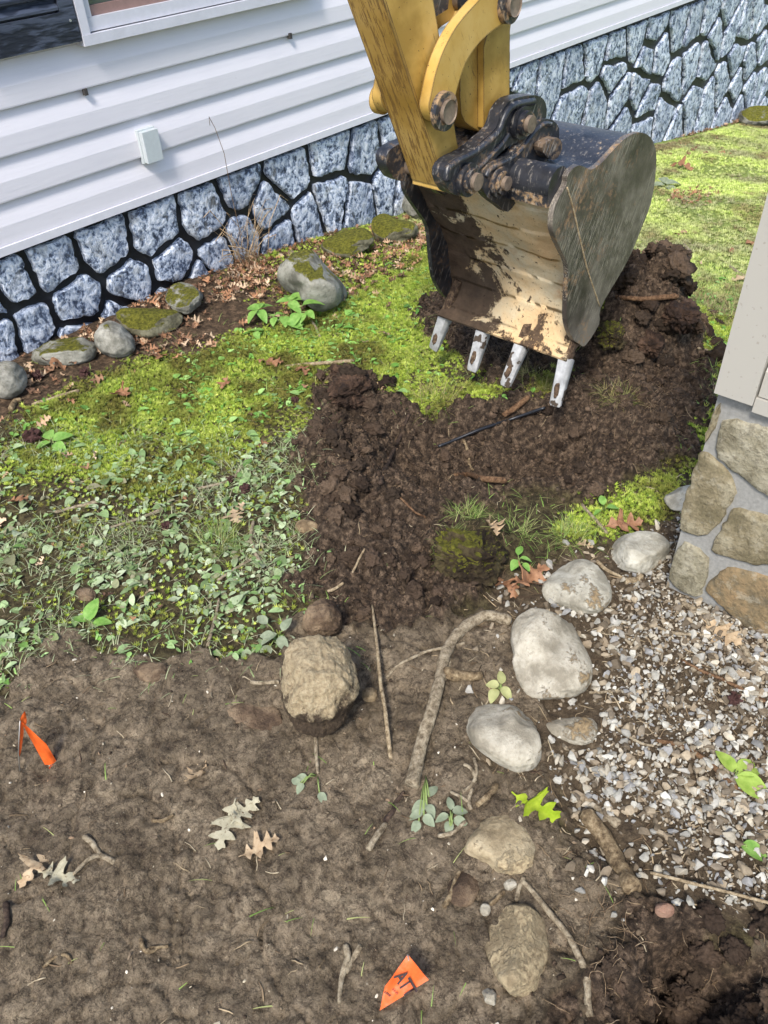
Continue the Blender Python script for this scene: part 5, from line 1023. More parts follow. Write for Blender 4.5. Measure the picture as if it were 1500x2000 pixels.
V, F, _ = flag_sheet(rz(39, 1408), rz(51, 1395) - vw * 0.01, rz(56, 1402) - vw * 0.012, rz(51, 1416), 'top_fold', 8, 0.001, 4); put('top_fold', npmesh('top_fold', V, F, True), M_FLAG, sh2)
child('wire', tubes_mesh('wire', [([top, rz(36, 1470), foot - np.array([0, 0, 0.05])], 0.0012)], 6), M_WIRE, f2)
tx = rz(94, 1500) - rz(76, 1452); tx = tx / np.linalg.norm(tx); ty = rz(96, 1462) - rz(76, 1468); ty = ty / np.linalg.norm(ty)
put('lettering', text_on(sh2, 'O', rz(85, 1479) + vw * 0.026, tx, ty, 0.018), simple('faded_print', lin(206, 70, 20), 0.6), sh2)

# ================================================================== PLANTS
def ovate(t): return 0.34 * math.sin(math.pi * min(1, 0.04 + 0.94 * t ** 0.8)) ** 0.8
LT_OV = leaf_T(7, ovate, 0.35, 0.30)
def place_leaf(T, pos, yaw, pitch, roll, L, wk=1.0):
    V = T[0] * np.array([L, L * wk, L]); R = Matrix.Rotation(yaw, 3, 'Z') @ Matrix.Rotation(-pitch, 3, 'Y') @ Matrix.Rotation(roll, 3, 'X'); return V @ np.array(R).T + pos
RIGHT = math.atan2(RC[1][0], RC[0][0])         # world yaw of picture-right
def plant(lab, base_px, leaves, mat, cat='plant', name='weed', stem=None, grp=None):
    """leaves: (px, py, height above ground, picture angle deg, length px, pitch)"""
    b = hit(*base_px); root = empty(name, tuple(b), lab, cat, grp); rr = random.Random(base_px[0]); L = []
    for (px, py, h, ang, lp, pit) in leaves:
        g = hit(px, py); q = ray(px, py); p = CAM + q * ((b[2] + h - CAMH) / q[2]); m = mpp(px, py)
        V = place_leaf(LT_OV, p, RIGHT + math.radians(ang), pit, rr.uniform(-0.3, 0.3), lp * m * 1.1, rr.uniform(0.85, 1.1))
        child('leaf', npmesh('leaf', V, LT_OV[1], True), mat, root); L.append(([b + np.array([0, 0, -0.005]), b * 0.4 + p * 0.6 + np.array([0, 0, 0.01]), p], 0.0014))
    child('stem', tubes_mesh('stem', L, 5), stem or M_STEM, root); return root
M_STEM = simple('green_stem', lin(120, 136, 76), 0.6)
plant('leafy green weed growing in front of the big boulder', (572, 622), [(565,588,.07,100,24,.2),(563,588,.07,170,20,.1),(566,588,.07,60,20,.2),(566,586,.07,20,36,.1),(565,590,.07,-50,28,-.1),(592,596,.08,20,34,.1),(598,608,.06,-50,20,0),(595,612,.05,-110,18,-.2),(582,612,.05,-110,26,-.2),(560,628,.03,-30,30,0),(555,618,.03,-80,24,0),(578,640,.02,60,22,.2)], LF)
plant('two lobed green weed left of the leafy weed by the boulder', (505, 622), [(505,604,.05,150,24,.1),(505,604,.05,80,20,.3),(507,603,.05,40,26,.1),(506,606,.05,-60,26,-.2),(503,606,.05,-130,26,-.2),(538,615,.03,30,18,0),(536,618,.03,150,16,0),(537,620,.03,-100,18,-.1)], LF)
plant('tiny three leaved seedling below the two lobed weed', (500, 652), [(498,646,.015,160,14,0),(500,646,.015,30,16,0),(499,648,.015,-70,18,-.1)], LF)
plant('round leaved green weed left of the small clod', (545, 1250), [(552,1232,.04,60,26,.5),(540,1238,.03,-150,30,0),(545,1244,.03,-60,30,-.1),(535,1242,.03,170,26,0),(556,1248,.02,-20,26,0),(528,1262,.01,-120,28,0),(522,1218,.03,140,26,.2),(560,1262,.01,-60,22,0)], LS)
plant('upright pale green leaf at the edge of the mud on the left', (173, 1218), [(174,1212,.02,80,36,.6),(168,1214,.01,150,26,.1),(182,1218,.01,10,28,.1)], LF)
plant('small bright seedling on the sod block', (1012, 1108), [(1012,1084,.03,70,22,.3),(1016,1090,.03,-10,20,0),(1010,1094,.03,-120,22,0),(1022,1100,.02,-60,18,0)], LF)
plant('pale green three part sprig left of the largest oval stone', (978, 1350), [(978,1336,.015,80,26,.3),(975,1338,.015,170,22,0),(980,1342,.012,-60,26,0),(970,1346,.01,-120,26,0)], mat_leaf('pale_sprig', lin(150, 152, 98), lin(180, 180, 124), 0.2))
plant('trailing sprig with oval sage leaves below the thick branch', (830, 1510), [(838,1556,.012,60,24,.1),(832,1568,.01,-150,26,0),(834,1572,.01,-60,22,0),(826,1586,.008,-160,24,0),(828,1592,.008,-50,22,0),(818,1604,.006,-120,20,0)], LS)
plant('small sage sprig right of the trailing sprig', (880, 1620), [(880,1582,.012,90,22,.2),(884,1586,.012,10,24,0),(876,1592,.01,-160,22,0),(886,1600,.008,-20,22,0),(878,1604,.006,-100,20,0)], LS)
plant('wilted sprig with grey leaves below the big clod', (620, 1512), [(600,1520,.008,170,20,0),(592,1530,.006,-120,18,0),(586,1530,.005,150,18,0),(624,1548,.004,-60,22,0)], LS)
plant('green seedling on the moss left of the porch corner', (1180, 1000), [(1178,986,.03,90,20,.4),(1186,992,.02,10,22,0),(1174,996,.015,-150,16,0)], LF)
plant('yellow green leaf sprig on the gravel at the right edge', (1436, 1512), [(1432,1508,.015,110,34,.3),(1440,1512,.012,25,44,0),(1436,1518,.01,-35,50,0)], mat_leaf('sprig_green', lin(132, 160, 64), lin(168, 190, 92), 0.25))
plant('single green leaf lying on the gravel near the right edge', (1462, 1660), [(1448,1652,.01,-25,36,0)], LF)
plant('green seedling poking through the left litter', (100, 862), [(100,858,.02,120,28,.2),(104,860,.02,30,28,.2),(98,864,.015,-150,26,0),(106,866,.015,-40,26,0)], LF)
plant('small green rosette on the lawn near the far skirting', (1300, 362), [(1300,358,.03,100,20,.3),(1302,360,.03,20,24,.1),(1297,362,.03,170,22,.1),(1301,364,.02,-60,20,0)], LS)

def blade_T(rows=4):
    V = []
    for i in range(rows): t = i / rows; V += [(-0.5 * (1 - t * 0.8), t * t * 0.35, t), (0.5 * (1 - t * 0.8), t * t * 0.35, t)]
    V.append((0, 0.38, 0.98)); F = []
    for i in range(rows - 1): a = 2 * i; F += [(a, a + 1, a + 3), (a, a + 3, a + 2)]
    F.append((2 * rows - 2, 2 * rows - 1, 2 * rows)); V = np.array(V, float); return V, np.array(F)
BLADE = blade_T()
def blades(pos, h, w, lean, yaw=None):
    n = len(pos); yaw = rng.uniform(0, 2 * math.pi, n) if yaw is None else yaw; R = rotz(yaw) @ rotx(-lean)
    return expand(BLADE, pos, R, np.stack([w, h, h], 1))
M_GRASS = mat_col('grass_blade', 0.6, 0.3, 0.3, 60, 0.2)
def pal(cols, n): 
    c = np.array([lin(*k)[:3] for k in cols]); i = rng.integers(0, len(c), n); return np.clip(c[i] * rng.uniform(0.75, 1.25, (n, 1)), 0, 1)
def tuft(lab, px, py, wpx, hpx, n, cols, clump=True):
    g = hit(px, py + hpx * 0.35); m = mpp(px, py); r = wpx * m / 2
    a = rng.uniform(0, 2 * math.pi, n); q = r * 0.55 * np.sqrt(rng.uniform(0, 1, n)); x = g[0] + np.cos(a) * q; y = g[1] + np.sin(a) * q; pos = np.stack([x, y, height(x, y) - 0.002], 1)
    h = rng.uniform(0.45, 1.1, n) * hpx * m * 1.15; V, F = blades(pos, h, rng.uniform(0.0010, 0.0020, n), rng.uniform(0.3, 1.45, n), a - math.pi / 2 + rng.normal(0, 1.1, n))
    put('grass_tuft', npmesh('grass_tuft', V, F, True, rep(pal(cols, n), len(BLADE[0]))), M_GRASS, None, lab, 'grass tuft', 'loose grass tufts on the soil')
GR1 = [(130,132,72),(156,150,92),(108,116,58),(176,160,108)]; GR2 = [(118,142,66),(144,162,90),(98,124,54),(160,160,104)]
tuft('straw coloured grass tuft on the dug soil right of the teeth', 1205, 765, 110, 34, 260, GR1); tuft('fine green grass tuft on top of the sod block', 912, 998, 110, 30, 260, GR2); tuft('thin grass tuft right of the sod block by the moss', 1112, 1035, 100, 44, 160, GR2)
tuft('grass tuft under the third bucket tooth', 1045, 742, 100, 40, 240, GR1); tuft('sparse grass on the front face of the sod block', 880, 1060, 110, 30, 120, GR2); tuft('tall thin grass standing right of the sod block', 1010, 1020, 80, 56, 70, GR2); tuft('grass fringe at the cut edge left of the second tooth', 850, 770, 130, 40, 240, GR1)
tuft('fine green grass patch in the weeds near the oak leaf', 425, 1045, 130, 50, 260, GR2)
# dry stalks in front of the skirting
b = hit(478, 520); dr = empty('dry_plant', tuple(b), 'dead straw coloured plant with tall thin stalk against the skirting', 'dead plant')
def pw(px, py, y): p = PY(px, py, y); return p
yy = WALL - 0.10
LL = [([b, pw(468,450,yy), pw(452,380,yy), pw(438,300,yy), pw(420,250,yy), pw(408,228,yy), pw(410,245,yy)], 0.0012)]
child('tall_stalk', tubes_mesh('tall_stalk', LL, 5), mat_wood('dry_stalk', lin(84, 66, 50), lin(120, 98, 74), lin(150, 126, 98)), dr)
LL = []
for k in range(46):
    rr = random.Random(k); bx_ = np.array([b[0] + rr.uniform(-0.03, 0.09), b[1] + rr.uniform(-0.05, 0.07), b[2]]); t = bx_ + np.array([rr.uniform(-0.14, 0.16), rr.uniform(-0.06, 0.06), rr.uniform(0.06, 0.27)]); md = (bx_ + t) / 2 + np.array([rr.uniform(-0.02, 0.02), 0, 0.03])
    LL.append(([bx_, md, t, t + np.array([rr.uniform(-0.05, 0.05), 0, -rr.uniform(0, 0.05)])], rr.uniform(0.0007, 0.0018)))
child('straw_clump', tubes_mesh('straw_clump', LL, 4), mat_wood('straw', lin(150, 120, 88), lin(186, 158, 122), lin(206, 184, 150)), dr)
# moss covered sod lumps and loose soil clods
def clodm(name, lab, px, py, w, h, mt, seed, cat):
    rr = random.Random(seed); ol = [(a + rr.uniform(-0.12, 0.12) * w, b_ + rr.uniform(-0.12, 0.12) * h) for a, b_ in oval(px, py, w, h, 0, 12)]; me, _ = rock_mesh(name, ol, 0.7, 0.35, 0.35, 5, seed, 0.28, 2.2, ICO6); put(name, me, mt, None, lab, cat)
R_SOIL = mat_rock('dark_soil_clod', lin(40, 29, 22), lin(64, 48, 37), lin(96, 74, 58), 0, bump=0.02); R_SMOSS = mat_rock('mossy_sod', lin(40, 30, 20), lin(62, 52, 34), lin(88, 78, 50), 0, 0.40, bump=0.02)
clodm('sod_lump', 'moss topped sod lump right of the bucket side plate', 1196, 655, 62, 60, R_SMOSS, 801, 'sod lump'); clodm('sod_block', 'cut sod block with mossy top between hole and pale stones', 918, 1088, 150, 120, R_SMOSS, 806, 'sod block'); clodm('soil_clod', 'rounded dark soil clod below the mound', 1270, 668, 62, 62, R_SOIL, 802, 'soil clod'); clodm('soil_clod', 'dark soil clod on the left flank of the hole', 690, 765, 96, 84, R_SOIL, 803, 'soil clod')
clodm('soil_clod', 'dark root bound soil lump standing up at the lawn edge', 668, 732, 62, 44, R_SOIL, 804, 'soil clod'); clodm('soil_clod', 'dark soil clod on the right side of the mound', 1330, 618, 80, 66, R_SOIL, 805, 'soil clod')

M_SEED = simple('dark_seed_husk', lin(66, 44, 40), 0.8, 0.2, 200, 0.4, 0.002); I3 = ico(3)
for i, (px, py, d, lab) in enumerate(((76,740,17,'spiky dark seed ball beside the flat mossy stone'),(167,732,16,'spiky dark seed ball in the litter below the egg stone'),(576,785,14,'spiky seed ball on the moss left of the dug soil'),(66,862,28,'dark clump of seed husks in the weeds at the left'),(450,940,15,'dark seed ball in the upper middle weeds'),(326,1030,16,'dark seed ball in the centre of the weeds'),(1432,1372,22,'rusty seed ball on the gravel near the right edge'),(480,960,20,'dark seed ball near the soil edge of the weeds'))):
    g = hit(px, py); r_ = d * mpp(px, py) / 2; h_ = np.random.default_rng(i).random(len(I3[0])); V = I3[0] * (0.72 + 0.5 * (h_ > 0.6))[:, None] * r_ + g + np.array([0, 0, r_ * 0.6]); put('seed_ball', npmesh('seed_ball', V, I3[1], False), M_SEED, None, lab, 'seed ball', 'spiky seed balls on the ground')

# ================================================================== GROUND COVER, CRUMBS, GRAVEL
def sample(n, x0, x1, y0, y1, margin=60):
    x = rng.uniform(x0, x1, n); y = rng.uniform(y0, y1, n); px, py = proj_np(np.stack([x, y, base(x, y)], 1))
    k = (px > -margin) & (px < 1500 + margin) & (py > -margin) & (py < 2000 + margin); return x[k], y[k], px[k], py[k]
INP = lambda x, y: (x > XP - 0.02) & (y < y_far + 0.01) & (x < XP + 1.5)     # under the porch
def keep(k, *a): return [v[k] for v in a]
P_MOSSA = wpoly([(60,800),(200,735),(330,695),(480,655),(600,640),(760,545),(870,495),(870,620),(820,650),(880,720),(990,770),(800,800),(735,780),(700,720),(640,725),(610,830),(470,870),(300,960),(150,930),(30,930)])
P_MUDDYW = wpoly([(-60,860),(120,850),(300,850),(450,830),(600,800),(620,860),(590,960),(610,1050),(570,1180),(560,1280),(430,1285),(260,1265),(120,1235),(20,1310),(-60,1380)])
P_MOSSC = wpoly([(1090,1045),(1150,985),(1250,945),(1310,925),(1315,990),(1230,1020),(1150,1060)])
# ---- moss
x, y, px, py = sample(230000, -0.2, 3.0, 0.25, 2.64); s, m_, g_, l_ = zones(x, y)
dm = fbm(x * 5, y * 5, 71, 4, 0.6); wA = 1 - sst(-0.08, 0.10, sdf(P_MOSSA, x, y)); wB = sst(1.75, 2.05, x) * sst(0.2, 0.5, y); wC = np.maximum(0.07 * (1 - sst(-0.02, 0.1, sdf(P_MUDDYW, x, y))), 0.8 * (1 - sst(-0.02, 0.05, sdf(P_MOSSC, x, y))))
w = np.clip(np.maximum(np.maximum(wA, wB), wC) * (1.15 + 1.7 * dm), 0.0, 1) * (1 - s) * (1 - m_) * (1 - g_ * 0.8) * (1 - 0.85 * l_)
k = (rng.uniform(0, 1, len(x)) < w) & ~INP(x, y); x, y, dm, wA, wB = keep(k, x, y, dm, wA, wB)
def star_T(n=7):
    V = []; F = []
    for i in range(n):
        a = 2 * math.pi * i / n; r_ = random.Random(i); o = 0.9 + 0.3 * r_.random(); h = 0.35 + 0.75 * r_.random(); c_, s_ = math.cos(a), math.sin(a)
        V += [(0.12 * c_ - 0.28 * s_, 0.12 * s_ + 0.28 * c_, 0.0), (0.12 * c_ + 0.28 * s_, 0.12 * s_ - 0.28 * c_, 0.0), (o * c_, o * s_, h)]; F.append((3 * i, 3 * i + 1, 3 * i + 2))
    return np.array(V), np.array(F)
STAR = star_T(); n = len(x); sz = rng.uniform(0.0045, 0.0085, n) * (1 + 0.25 * (x > 2.0)); hz2 = height(x, y) + 0.006 * np.clip(dm + 0.2, 0, 1)
V, F = expand(STAR, np.stack([x, y, hz2 - 0.001], 1), rotz(rng.uniform(0, 6.28, n)) @ rotx(rng.normal(0, 0.35, n)), np.stack([sz, sz, sz * rng.uniform(0.7, 1.5, n)], 1))
mossc = pal([(170,186,76),(150,170,64),(194,204,104),(124,146,56)], n); old = pal([(108,110,50),(130,124,62),(86,84,42)], n)
mx = np.clip(0.62 + 1.2 * fbm(x * 9, y * 9, 73, 3) + 0.3 * wB - 0.1, 0, 1)[:, None]; M_MOSS = mat_col('moss', 0.8, 0.15, 0.2, 50, 0.2)
put('moss', npmesh('moss', V, F, True, rep(mossc * mx + old * (1 - mx), len(STAR[0]))), M_MOSS, kind='stuff')['label'] = 'yellow green moss carpet on the lawn'
# ---- far lawn: moss and fine grass
x, y, px, py = sample(160000, 2.9, 10.0, -1.0, 2.62, 10); s, m_, g_, l_ = zones(x, y); k = (~INP(x, y)) & (s < 0.5) & (rng.uniform(0, 1, len(x)) < np.clip(0.75 + fbm(x * 3, y * 3, 75, 3), 0.1, 1)) & (y < WALL - 0.05 - 0.06 * rng.random(len(x))); x, y, px, py = keep(k, x, y, px, py)
n = len(x); sz = rng.uniform(0.008, 0.018, n)
V, F = expand(STAR, np.stack([x, y, height(x, y) - 0.002], 1), rotz(rng.uniform(0, 6.28, n)), np.stack([sz, sz, sz * rng.uniform(0.6, 1.3, n)], 1)); mx = np.clip(0.65 + 1.3 * fbm(x * 4, y * 4, 76, 3), 0, 1)[:, None]
bare = sst(0.12, 0.32, fbm(x * 2.6, y * 2.6, 78, 4, 0.6))[:, None]; lc = pal([(188,204,108),(172,190,96),(208,216,136)], n) * mx + pal([(150,156,106),(170,168,126),(128,124,86)], n) * (1 - mx); lc = lc * (1 - 0.75 * bare) + 0.75 * bare * pal([(120,102,74),(150,130,98),(96,84,58)], n)
put('moss', npmesh('moss', V, F, True, rep(lc, len(STAR[0]))), M_MOSS, kind='stuff')['label'] = 'sunlit moss on the sloping lawn behind the bucket'
# ---- grass blades
x, y, px, py = sample(170000, -0.2, 3.6, 0.0, 2.6); jx, jy = rng.normal(0, 0.04, len(x)), rng.normal(0, 0.04, len(x)); s, m_, g_, l_ = zones(x + jx, y + jy); wM = 1 - sst(-0.03, 0.10, sdf(P_MUDDYW, x + jx, y + jy)); wR = sst(1.9, 2.3, x) * (1 - sst(1.5, 2.1, y)) * 0.8
w = np.clip(np.maximum(0.62 * wM, np.maximum(0.14, wR)) * (0.6 + 2.2 * fbm(x * 6, y * 6, 81, 3)), 0, 1) * (1 - s) * (1 - m_) * (1 - g_) * (1 - 0.8 * l_) + 0.004 * m_
k = (rng.uniform(0, 1, len(x)) < w * 1.0) & ~INP(x, y); x, y, wM, wR, m_ = keep(k, x, y, wM, wR, m_); n = len(x)
V, F = blades(np.stack([x, y, height(x, y) - 0.001], 1), rng.uniform(0.015, 0.05, n), rng.uniform(0.0012, 0.003, n), rng.uniform(0.5, 1.5, n))
cc = pal([(146,158,112),(164,172,132),(122,138,88),(176,174,142)], n) * wM[:, None] + pal([(120,150,70),(146,170,90),(168,172,110)], n) * (1 - wM[:, None])
put('grass', npmesh('grass', V, F, True, rep(cc, len(BLADE[0]))), M_GRASS, kind='stuff')['label'] = 'short thin grass mixed into the weeds and lawn'
# ---- broad leaved weeds, dusty with dried mud towards the front
LT_W = [leaf_T(5, lambda t: 0.27 * math.sin(math.pi * min(1, 0.05 + 0.93 * t)) ** 0.75, 0.3, 0.35), leaf_T(5, lambda t: 0.40 * math.sin(math.pi * min(1, 0.10 + 0.88 * t ** 0.8)) ** 0.7, 0.35, 0.25), leaf_T(7, lambda t: (0.10 + 0.13 * (0.5 + 0.5 * math.cos(t * 20))) * math.sin(math.pi * min(1, 0.06 + 0.92 * t)) ** 0.5, 0.3, 0.3)]
x, y, px, py = sample(34000, -0.2, 3.4, 0.1, 2.6); jx, jy = rng.normal(0, 0.03, len(x)), rng.normal(0, 0.03, len(x)); s, m_, g_, l_ = zones(x + jx, y + jy); wM = 1 - sst(-0.09, 0.06, sdf(P_MUDDYW, x + jx, y + jy)); wA = 1 - sst(-0.02, 0.12, sdf(P_MOSSA, x, y)); wR = sst(1.8, 2.2, x) * 0.22
w = np.clip(np.maximum(np.maximum(wM * 0.85, wA * 0.32), wR) * (0.75 + 2.0 * fbm(x * 4.5, y * 4.5, 91, 3)), 0, 1) * (1 - s) * (1 - m_) * (1 - g_) * (1 - 0.75 * l_)
k = (rng.uniform(0, 1, len(x)) < w) & ~INP(x, y); x, y, wM, px, py = keep(k, x, y, wM, px, py)
# small rosettes: every seed carries 1 to 4 leaves
rep_n = rng.integers(1, 4, len(x)); x = np.repeat(x, rep_n) + 0; y = np.repeat(y, rep_n); wM = np.repeat(wM, rep_n); py_ = np.repeat(py, rep_n); n = len(x)
yaw = rng.uniform(0, 6.28, n); L = rng.uniform(0.009, 0.024, n) * rng.choice([0.7, 1.0, 1.7], n, p=[0.5, 0.38, 0.12]); pit = rng.normal(0.05, 0.30, n); pos = np.stack([x, y, height(x, y) + rng.uniform(0.001, 0.009, n)], 1)
dust = np.clip(sst(700, 1000, py_) * wM + rng.normal(0, 0.15, n), 0, 1)[:, None]
cc = pal([(146,162,118),(162,176,136),(124,144,96),(172,182,148),(106,126,80),(132,128,100)], n) * dust + pal([(112,160,66),(134,178,84),(150,186,106),(98,142,60)], n) * (1 - dust)
Vs, Fs, Cs, o = [], [], [], 0; ty_ = rng.integers(0, 3, n)
for t in range(3):
    k = ty_ == t; T_ = LT_W[t]; V, F = expand(T_, pos[k], rotz(yaw[k]) @ roty(-pit[k]) @ rotx(rng.normal(0, 0.3, k.sum())), np.repeat(L[k][:, None], 3, 1)); Vs.append(V); Fs.append(F + o); Cs.append(rep(cc[k], len(T_[0]))); o += len(V)
put('weeds', npmesh('weeds', np.concatenate(Vs), np.concatenate(Fs), True, np.concatenate(Cs)), mat_col('weed_leaf', 0.65, 0.3, 0.2, 120, 0.22, 0.001, 250), kind='stuff')['label'] = 'low broad leaved weeds, dusty with dried mud'
# ---- dead leaves in the bed along the house
def small_oak(seed): return oak_mesh('l', 1.0, seed + 40, 1.3, 0, 0.5, 1)
x, y, px, py = sample(22000, -0.2, 4.0, 1.2, 2.64); s, m_, g_, l_ = zones(x, y); w = np.clip(l_ * (0.42 + 0.7 * fbm(x * 5, y * 5, 95, 3)), 0, 1) * 0.62 + 0.006 * (1 - s)
dk = np.hypot(px - 430, (py - 610) * 1.3) < 55; w = np.where(dk, w * 0.15, w)
k = rng.uniform(0, 1, len(x)) < w; x, y = keep(k, x, y)
xf, yf = [], []
for (a, b_, nn2, sp) in ((1350, 385, 60, 0.10), (1380, 300, 20, 0.2), (1290, 245, 40, 0.3), (1420, 232, 40, 0.3), (500, 520, 70, 0.10), (470, 560, 60, 0.10)):
    c_ = bhit(a, b_); xf += list(c_[0] + rng.normal(0, sp, nn2)); yf += list(np.minimum(c_[1] + rng.normal(0, sp * 0.6, nn2), WALL - 0.03))
x = np.r_[x, xf]; y = np.r_[y, yf]; n = len(x); sz = rng.uniform(0.018, 0.055, n); Vs, Fs, Cs, o = [], [], [], 0; ty_ = rng.integers(0, 4, n)
cc = pal([(158,122,94),(182,152,122),(132,100,76),(200,174,144),(112,86,68),(168,124,92)], n)
for t in range(4):
    k = ty_ == t; T_ = small_oak(t); V, F = expand(T_, np.stack([x[k], y[k], height(x[k], y[k]) + rng.uniform(0.002, 0.02, k.sum())], 1), rotz(rng.uniform(0, 6.28, k.sum())) @ rotx(rng.normal(0, 0.6, k.sum())) @ roty(rng.normal(0, 0.4, k.sum())), np.repeat(sz[k][:, None], 3, 1)); Vs.append(V); Fs.append(F + o); Cs.append(rep(cc[k], len(T_[0]))); o += len(V)
put('leaf_litter', npmesh('leaf_litter', np.concatenate(Vs), np.concatenate(Fs), True, np.concatenate(Cs)), mat_col('litter_leaf', 0.75, 0.2, 0.15, 120, 0.25), kind='stuff')['label'] = 'dry brown leaf litter along the foot of the skirting'
# ---- soil crumbs
def crumb(seed, T=None, ang=0.35):
    r_ = np.random.default_rng(seed); V, F = T or ICO1; V = V * (1 + ang * r_.uniform(-1, 1, len(V)))[:, None]; return V, F
x, y, px, py = sample(120000, 0.0, 3.0, -0.2, 2.4); jx, jy = rng.normal(0, 0.035, len(x)), rng.normal(0, 0.035, len(x)); s, m_, g_, l_ = zones(x + jx, y + jy); w = 0.75 * s * np.clip(0.7 + 1.3 * fbm(x * 7, y * 7, 101, 3), 0.05, 1) + 0.07 * m_ * np.clip(0.3 + 1.8 * fbm(x * 4, y * 4, 105, 3), 0.02, 1) + 0.04 * l_; pit_ = 1 - sst(-0.02, 0.10, sdf(P_PIT, x, y)); w = np.maximum(w, 0.45 * pit_)
k = rng.uniform(0, 1, len(x)) < w; x, y, s = keep(k, x, y, s); n = len(x); sz = np.clip(np.exp(rng.normal(-6.1, 0.5, n)), 0.001, 0.010) * np.where(s < 0.5, 0.62, 1.0)
Vs, Fs, Cs, o = [], [], [], 0; ty_ = rng.integers(0, 4, n); dry = np.clip(1 - s, 0, 1)[:, None]; cc = pal([(62,51,41),(76,62,50),(54,44,35),(94,78,63)], n) * (1 - dry) + pal([(84,72,58),(106,93,76),(68,57,46),(122,108,88)], n) * dry
for t in range(4):
    k = ty_ == t; T_ = crumb(t); V, F = expand(T_, np.stack([x[k], y[k], height(x[k], y[k]) + sz[k] * 0.35], 1), rotz(rng.uniform(0, 6.28, k.sum())) @ rotx(rng.uniform(0, 6.28, k.sum())), np.stack([sz[k] * 1.2, sz[k], sz[k] * 0.85], 1)); Vs.append(V); Fs.append(F + o); Cs.append(rep(cc[k], len(T_[0]))); o += len(V)
put('soil_crumbs', npmesh('soil_crumbs', np.concatenate(Vs), np.concatenate(Fs), True, np.concatenate(Cs)), mat_col('soil_crumb', 0.95, 0.15, 0, 220, 0.35, 0.003, 300), kind='stuff')['label'] = 'loose dark soil crumbs over the dug ground'
x, y, px, py = sample(5200, 0.6, 2.8, 0.3, 2.2); s, m_, g_, l_ = zones(x, y); k = rng.uniform(0, 1, len(x)) < 0.26 * s * np.clip(0.3 + 1.9 * fbm(x * 5, y * 5, 103, 3), 0.02, 1); x, y = keep(k, x, y); sz = np.clip(np.exp(rng.normal(-4.9, 0.42, len(x))), 0.005, 0.022)
for (a, b_, n2_, sp, s0, s1) in ((1262,640,46,0.11,0.016,0.040),(1300,690,26,0.10,0.014,0.034),(690,770,16,0.05,0.016,0.036),(650,880,20,0.06,0.012,0.028),(700,1000,18,0.06,0.010,0.026),(1400,1910,26,0.055,0.010,0.024),(1230,1960,8,0.03,0.008,0.014),(1240,760,20,0.12,0.010,0.026),(760,1100,22,0.08,0.008,0.022)):
    c_ = bhit(a, b_); x = np.r_[x, c_[0] + rng.normal(0, sp, n2_)]; y = np.r_[y, c_[1] + rng.normal(0, sp, n2_)]; sz = np.r_[sz, rng.uniform(s0, s1, n2_)]
n = len(x)
Vs, Fs, Cs, o = [], [], [], 0; ty_ = rng.integers(0, 5, n); cc = pal([(56,46,37),(70,57,46),(50,40,32),(80,66,53)], n); ICO3 = ico(4)
for t in range(5):
    k = ty_ == t; T_ = ICO3; V0 = T_[0]; V0 = V0 * (1 + 0.45 * fbm(V0[:, 0] * 2 + t * 7, V0[:, 1] * 2 + V0[:, 2] * 1.7, t, 3) + 0.5 * fbm(V0[:, 0] * 5 + V0[:, 2] * 4, V0[:, 1] * 5 - t, t + 9, 3))[:, None]
    V, F = expand((V0, T_[1]), np.stack([x[k], y[k], height(x[k], y[k]) + sz[k] * 0.25], 1), rotz(rng.uniform(0, 6.28, k.sum())) @ rotx(rng.uniform(0, 6.28, k.sum())), np.stack([sz[k] * 1.25, sz[k], sz[k] * 0.8], 1)); Vs.append(V); Fs.append(F + o); Cs.append(rep(cc[k], len(V0))); o += len(V)
put('soil_lumps', npmesh('soil_lumps', np.concatenate(Vs), np.concatenate(Fs), True, np.concatenate(Cs)), mat_col('soil_lump', 0.95, 0.15, 0, 160, 0.4, 0.006, 180), kind='stuff')['label'] = 'fist to thumb sized loose lumps of dug soil'
# ---- gravel
def gravelT(seed):
    r_ = np.random.default_rng(seed); P = r_.normal(size=(13, 3)); P /= np.linalg.norm(P, axis=1)[:, None]; P *= r_.uniform(0.75, 1.05, (13, 1)); bm = bmesh.new()
    for p in P: bm.verts.new(p)
    h = bmesh.ops.convex_hull(bm, input=bm.verts[:]); bmesh.ops.delete(bm, geom=[g for g in h['geom_interior'] if isinstance(g, bmesh.types.BMVert)], context='VERTS')
    es = bm.edges[:]; bmesh.ops.bevel(bm, geom=es, offset=0.12, segments=1, affect='EDGES', clamp_overlap=True); bmesh.ops.triangulate(bm, faces=bm.faces[:]); bm.verts.index_update()
    V = np.array([v.co[:] for v in bm.verts]); F = np.array([[v.index for v in f.verts] for f in bm.faces]); bm.free(); return V, F
def pebbles(x, y, sz, cols, lift):
    n = len(x); Vs, Fs, Cs, o = [], [], [], 0; ty_ = rng.integers(0, 10, n); cc = pal(cols, n)
    for t in range(10):
        k = ty_ == t; T_ = gravelT(t); q = k.sum()
        V, F = expand(T_, np.stack([x[k], y[k], height(x[k], y[k]) + lift[k]], 1), rotz(rng.uniform(0, 6.28, q)) @ rotx(rng.normal(0, 0.7, q)) @ roty(rng.normal(0, 0.7, q)), np.stack([sz[k] * rng.uniform(1.0, 1.5, q), sz[k] * rng.uniform(0.8, 1.1, q), sz[k] * rng.uniform(0.55, 0.85, q)], 1)); Vs.append(V); Fs.append(F + o); Cs.append(rep(cc[k], len(T_[0]))); o += len(V)
    return np.concatenate(Vs), np.concatenate(Fs), np.concatenate(Cs)
x, y, px, py = sample(52000, 0.4, 1.75, -0.3, 0.75); s, m_, g_, l_ = zones(x, y); lf = 1 - sst(-0.20, 0.0, sdf(P_GRVL, x, y)); dn = fbm(x * 7, y * 7, 111, 3)
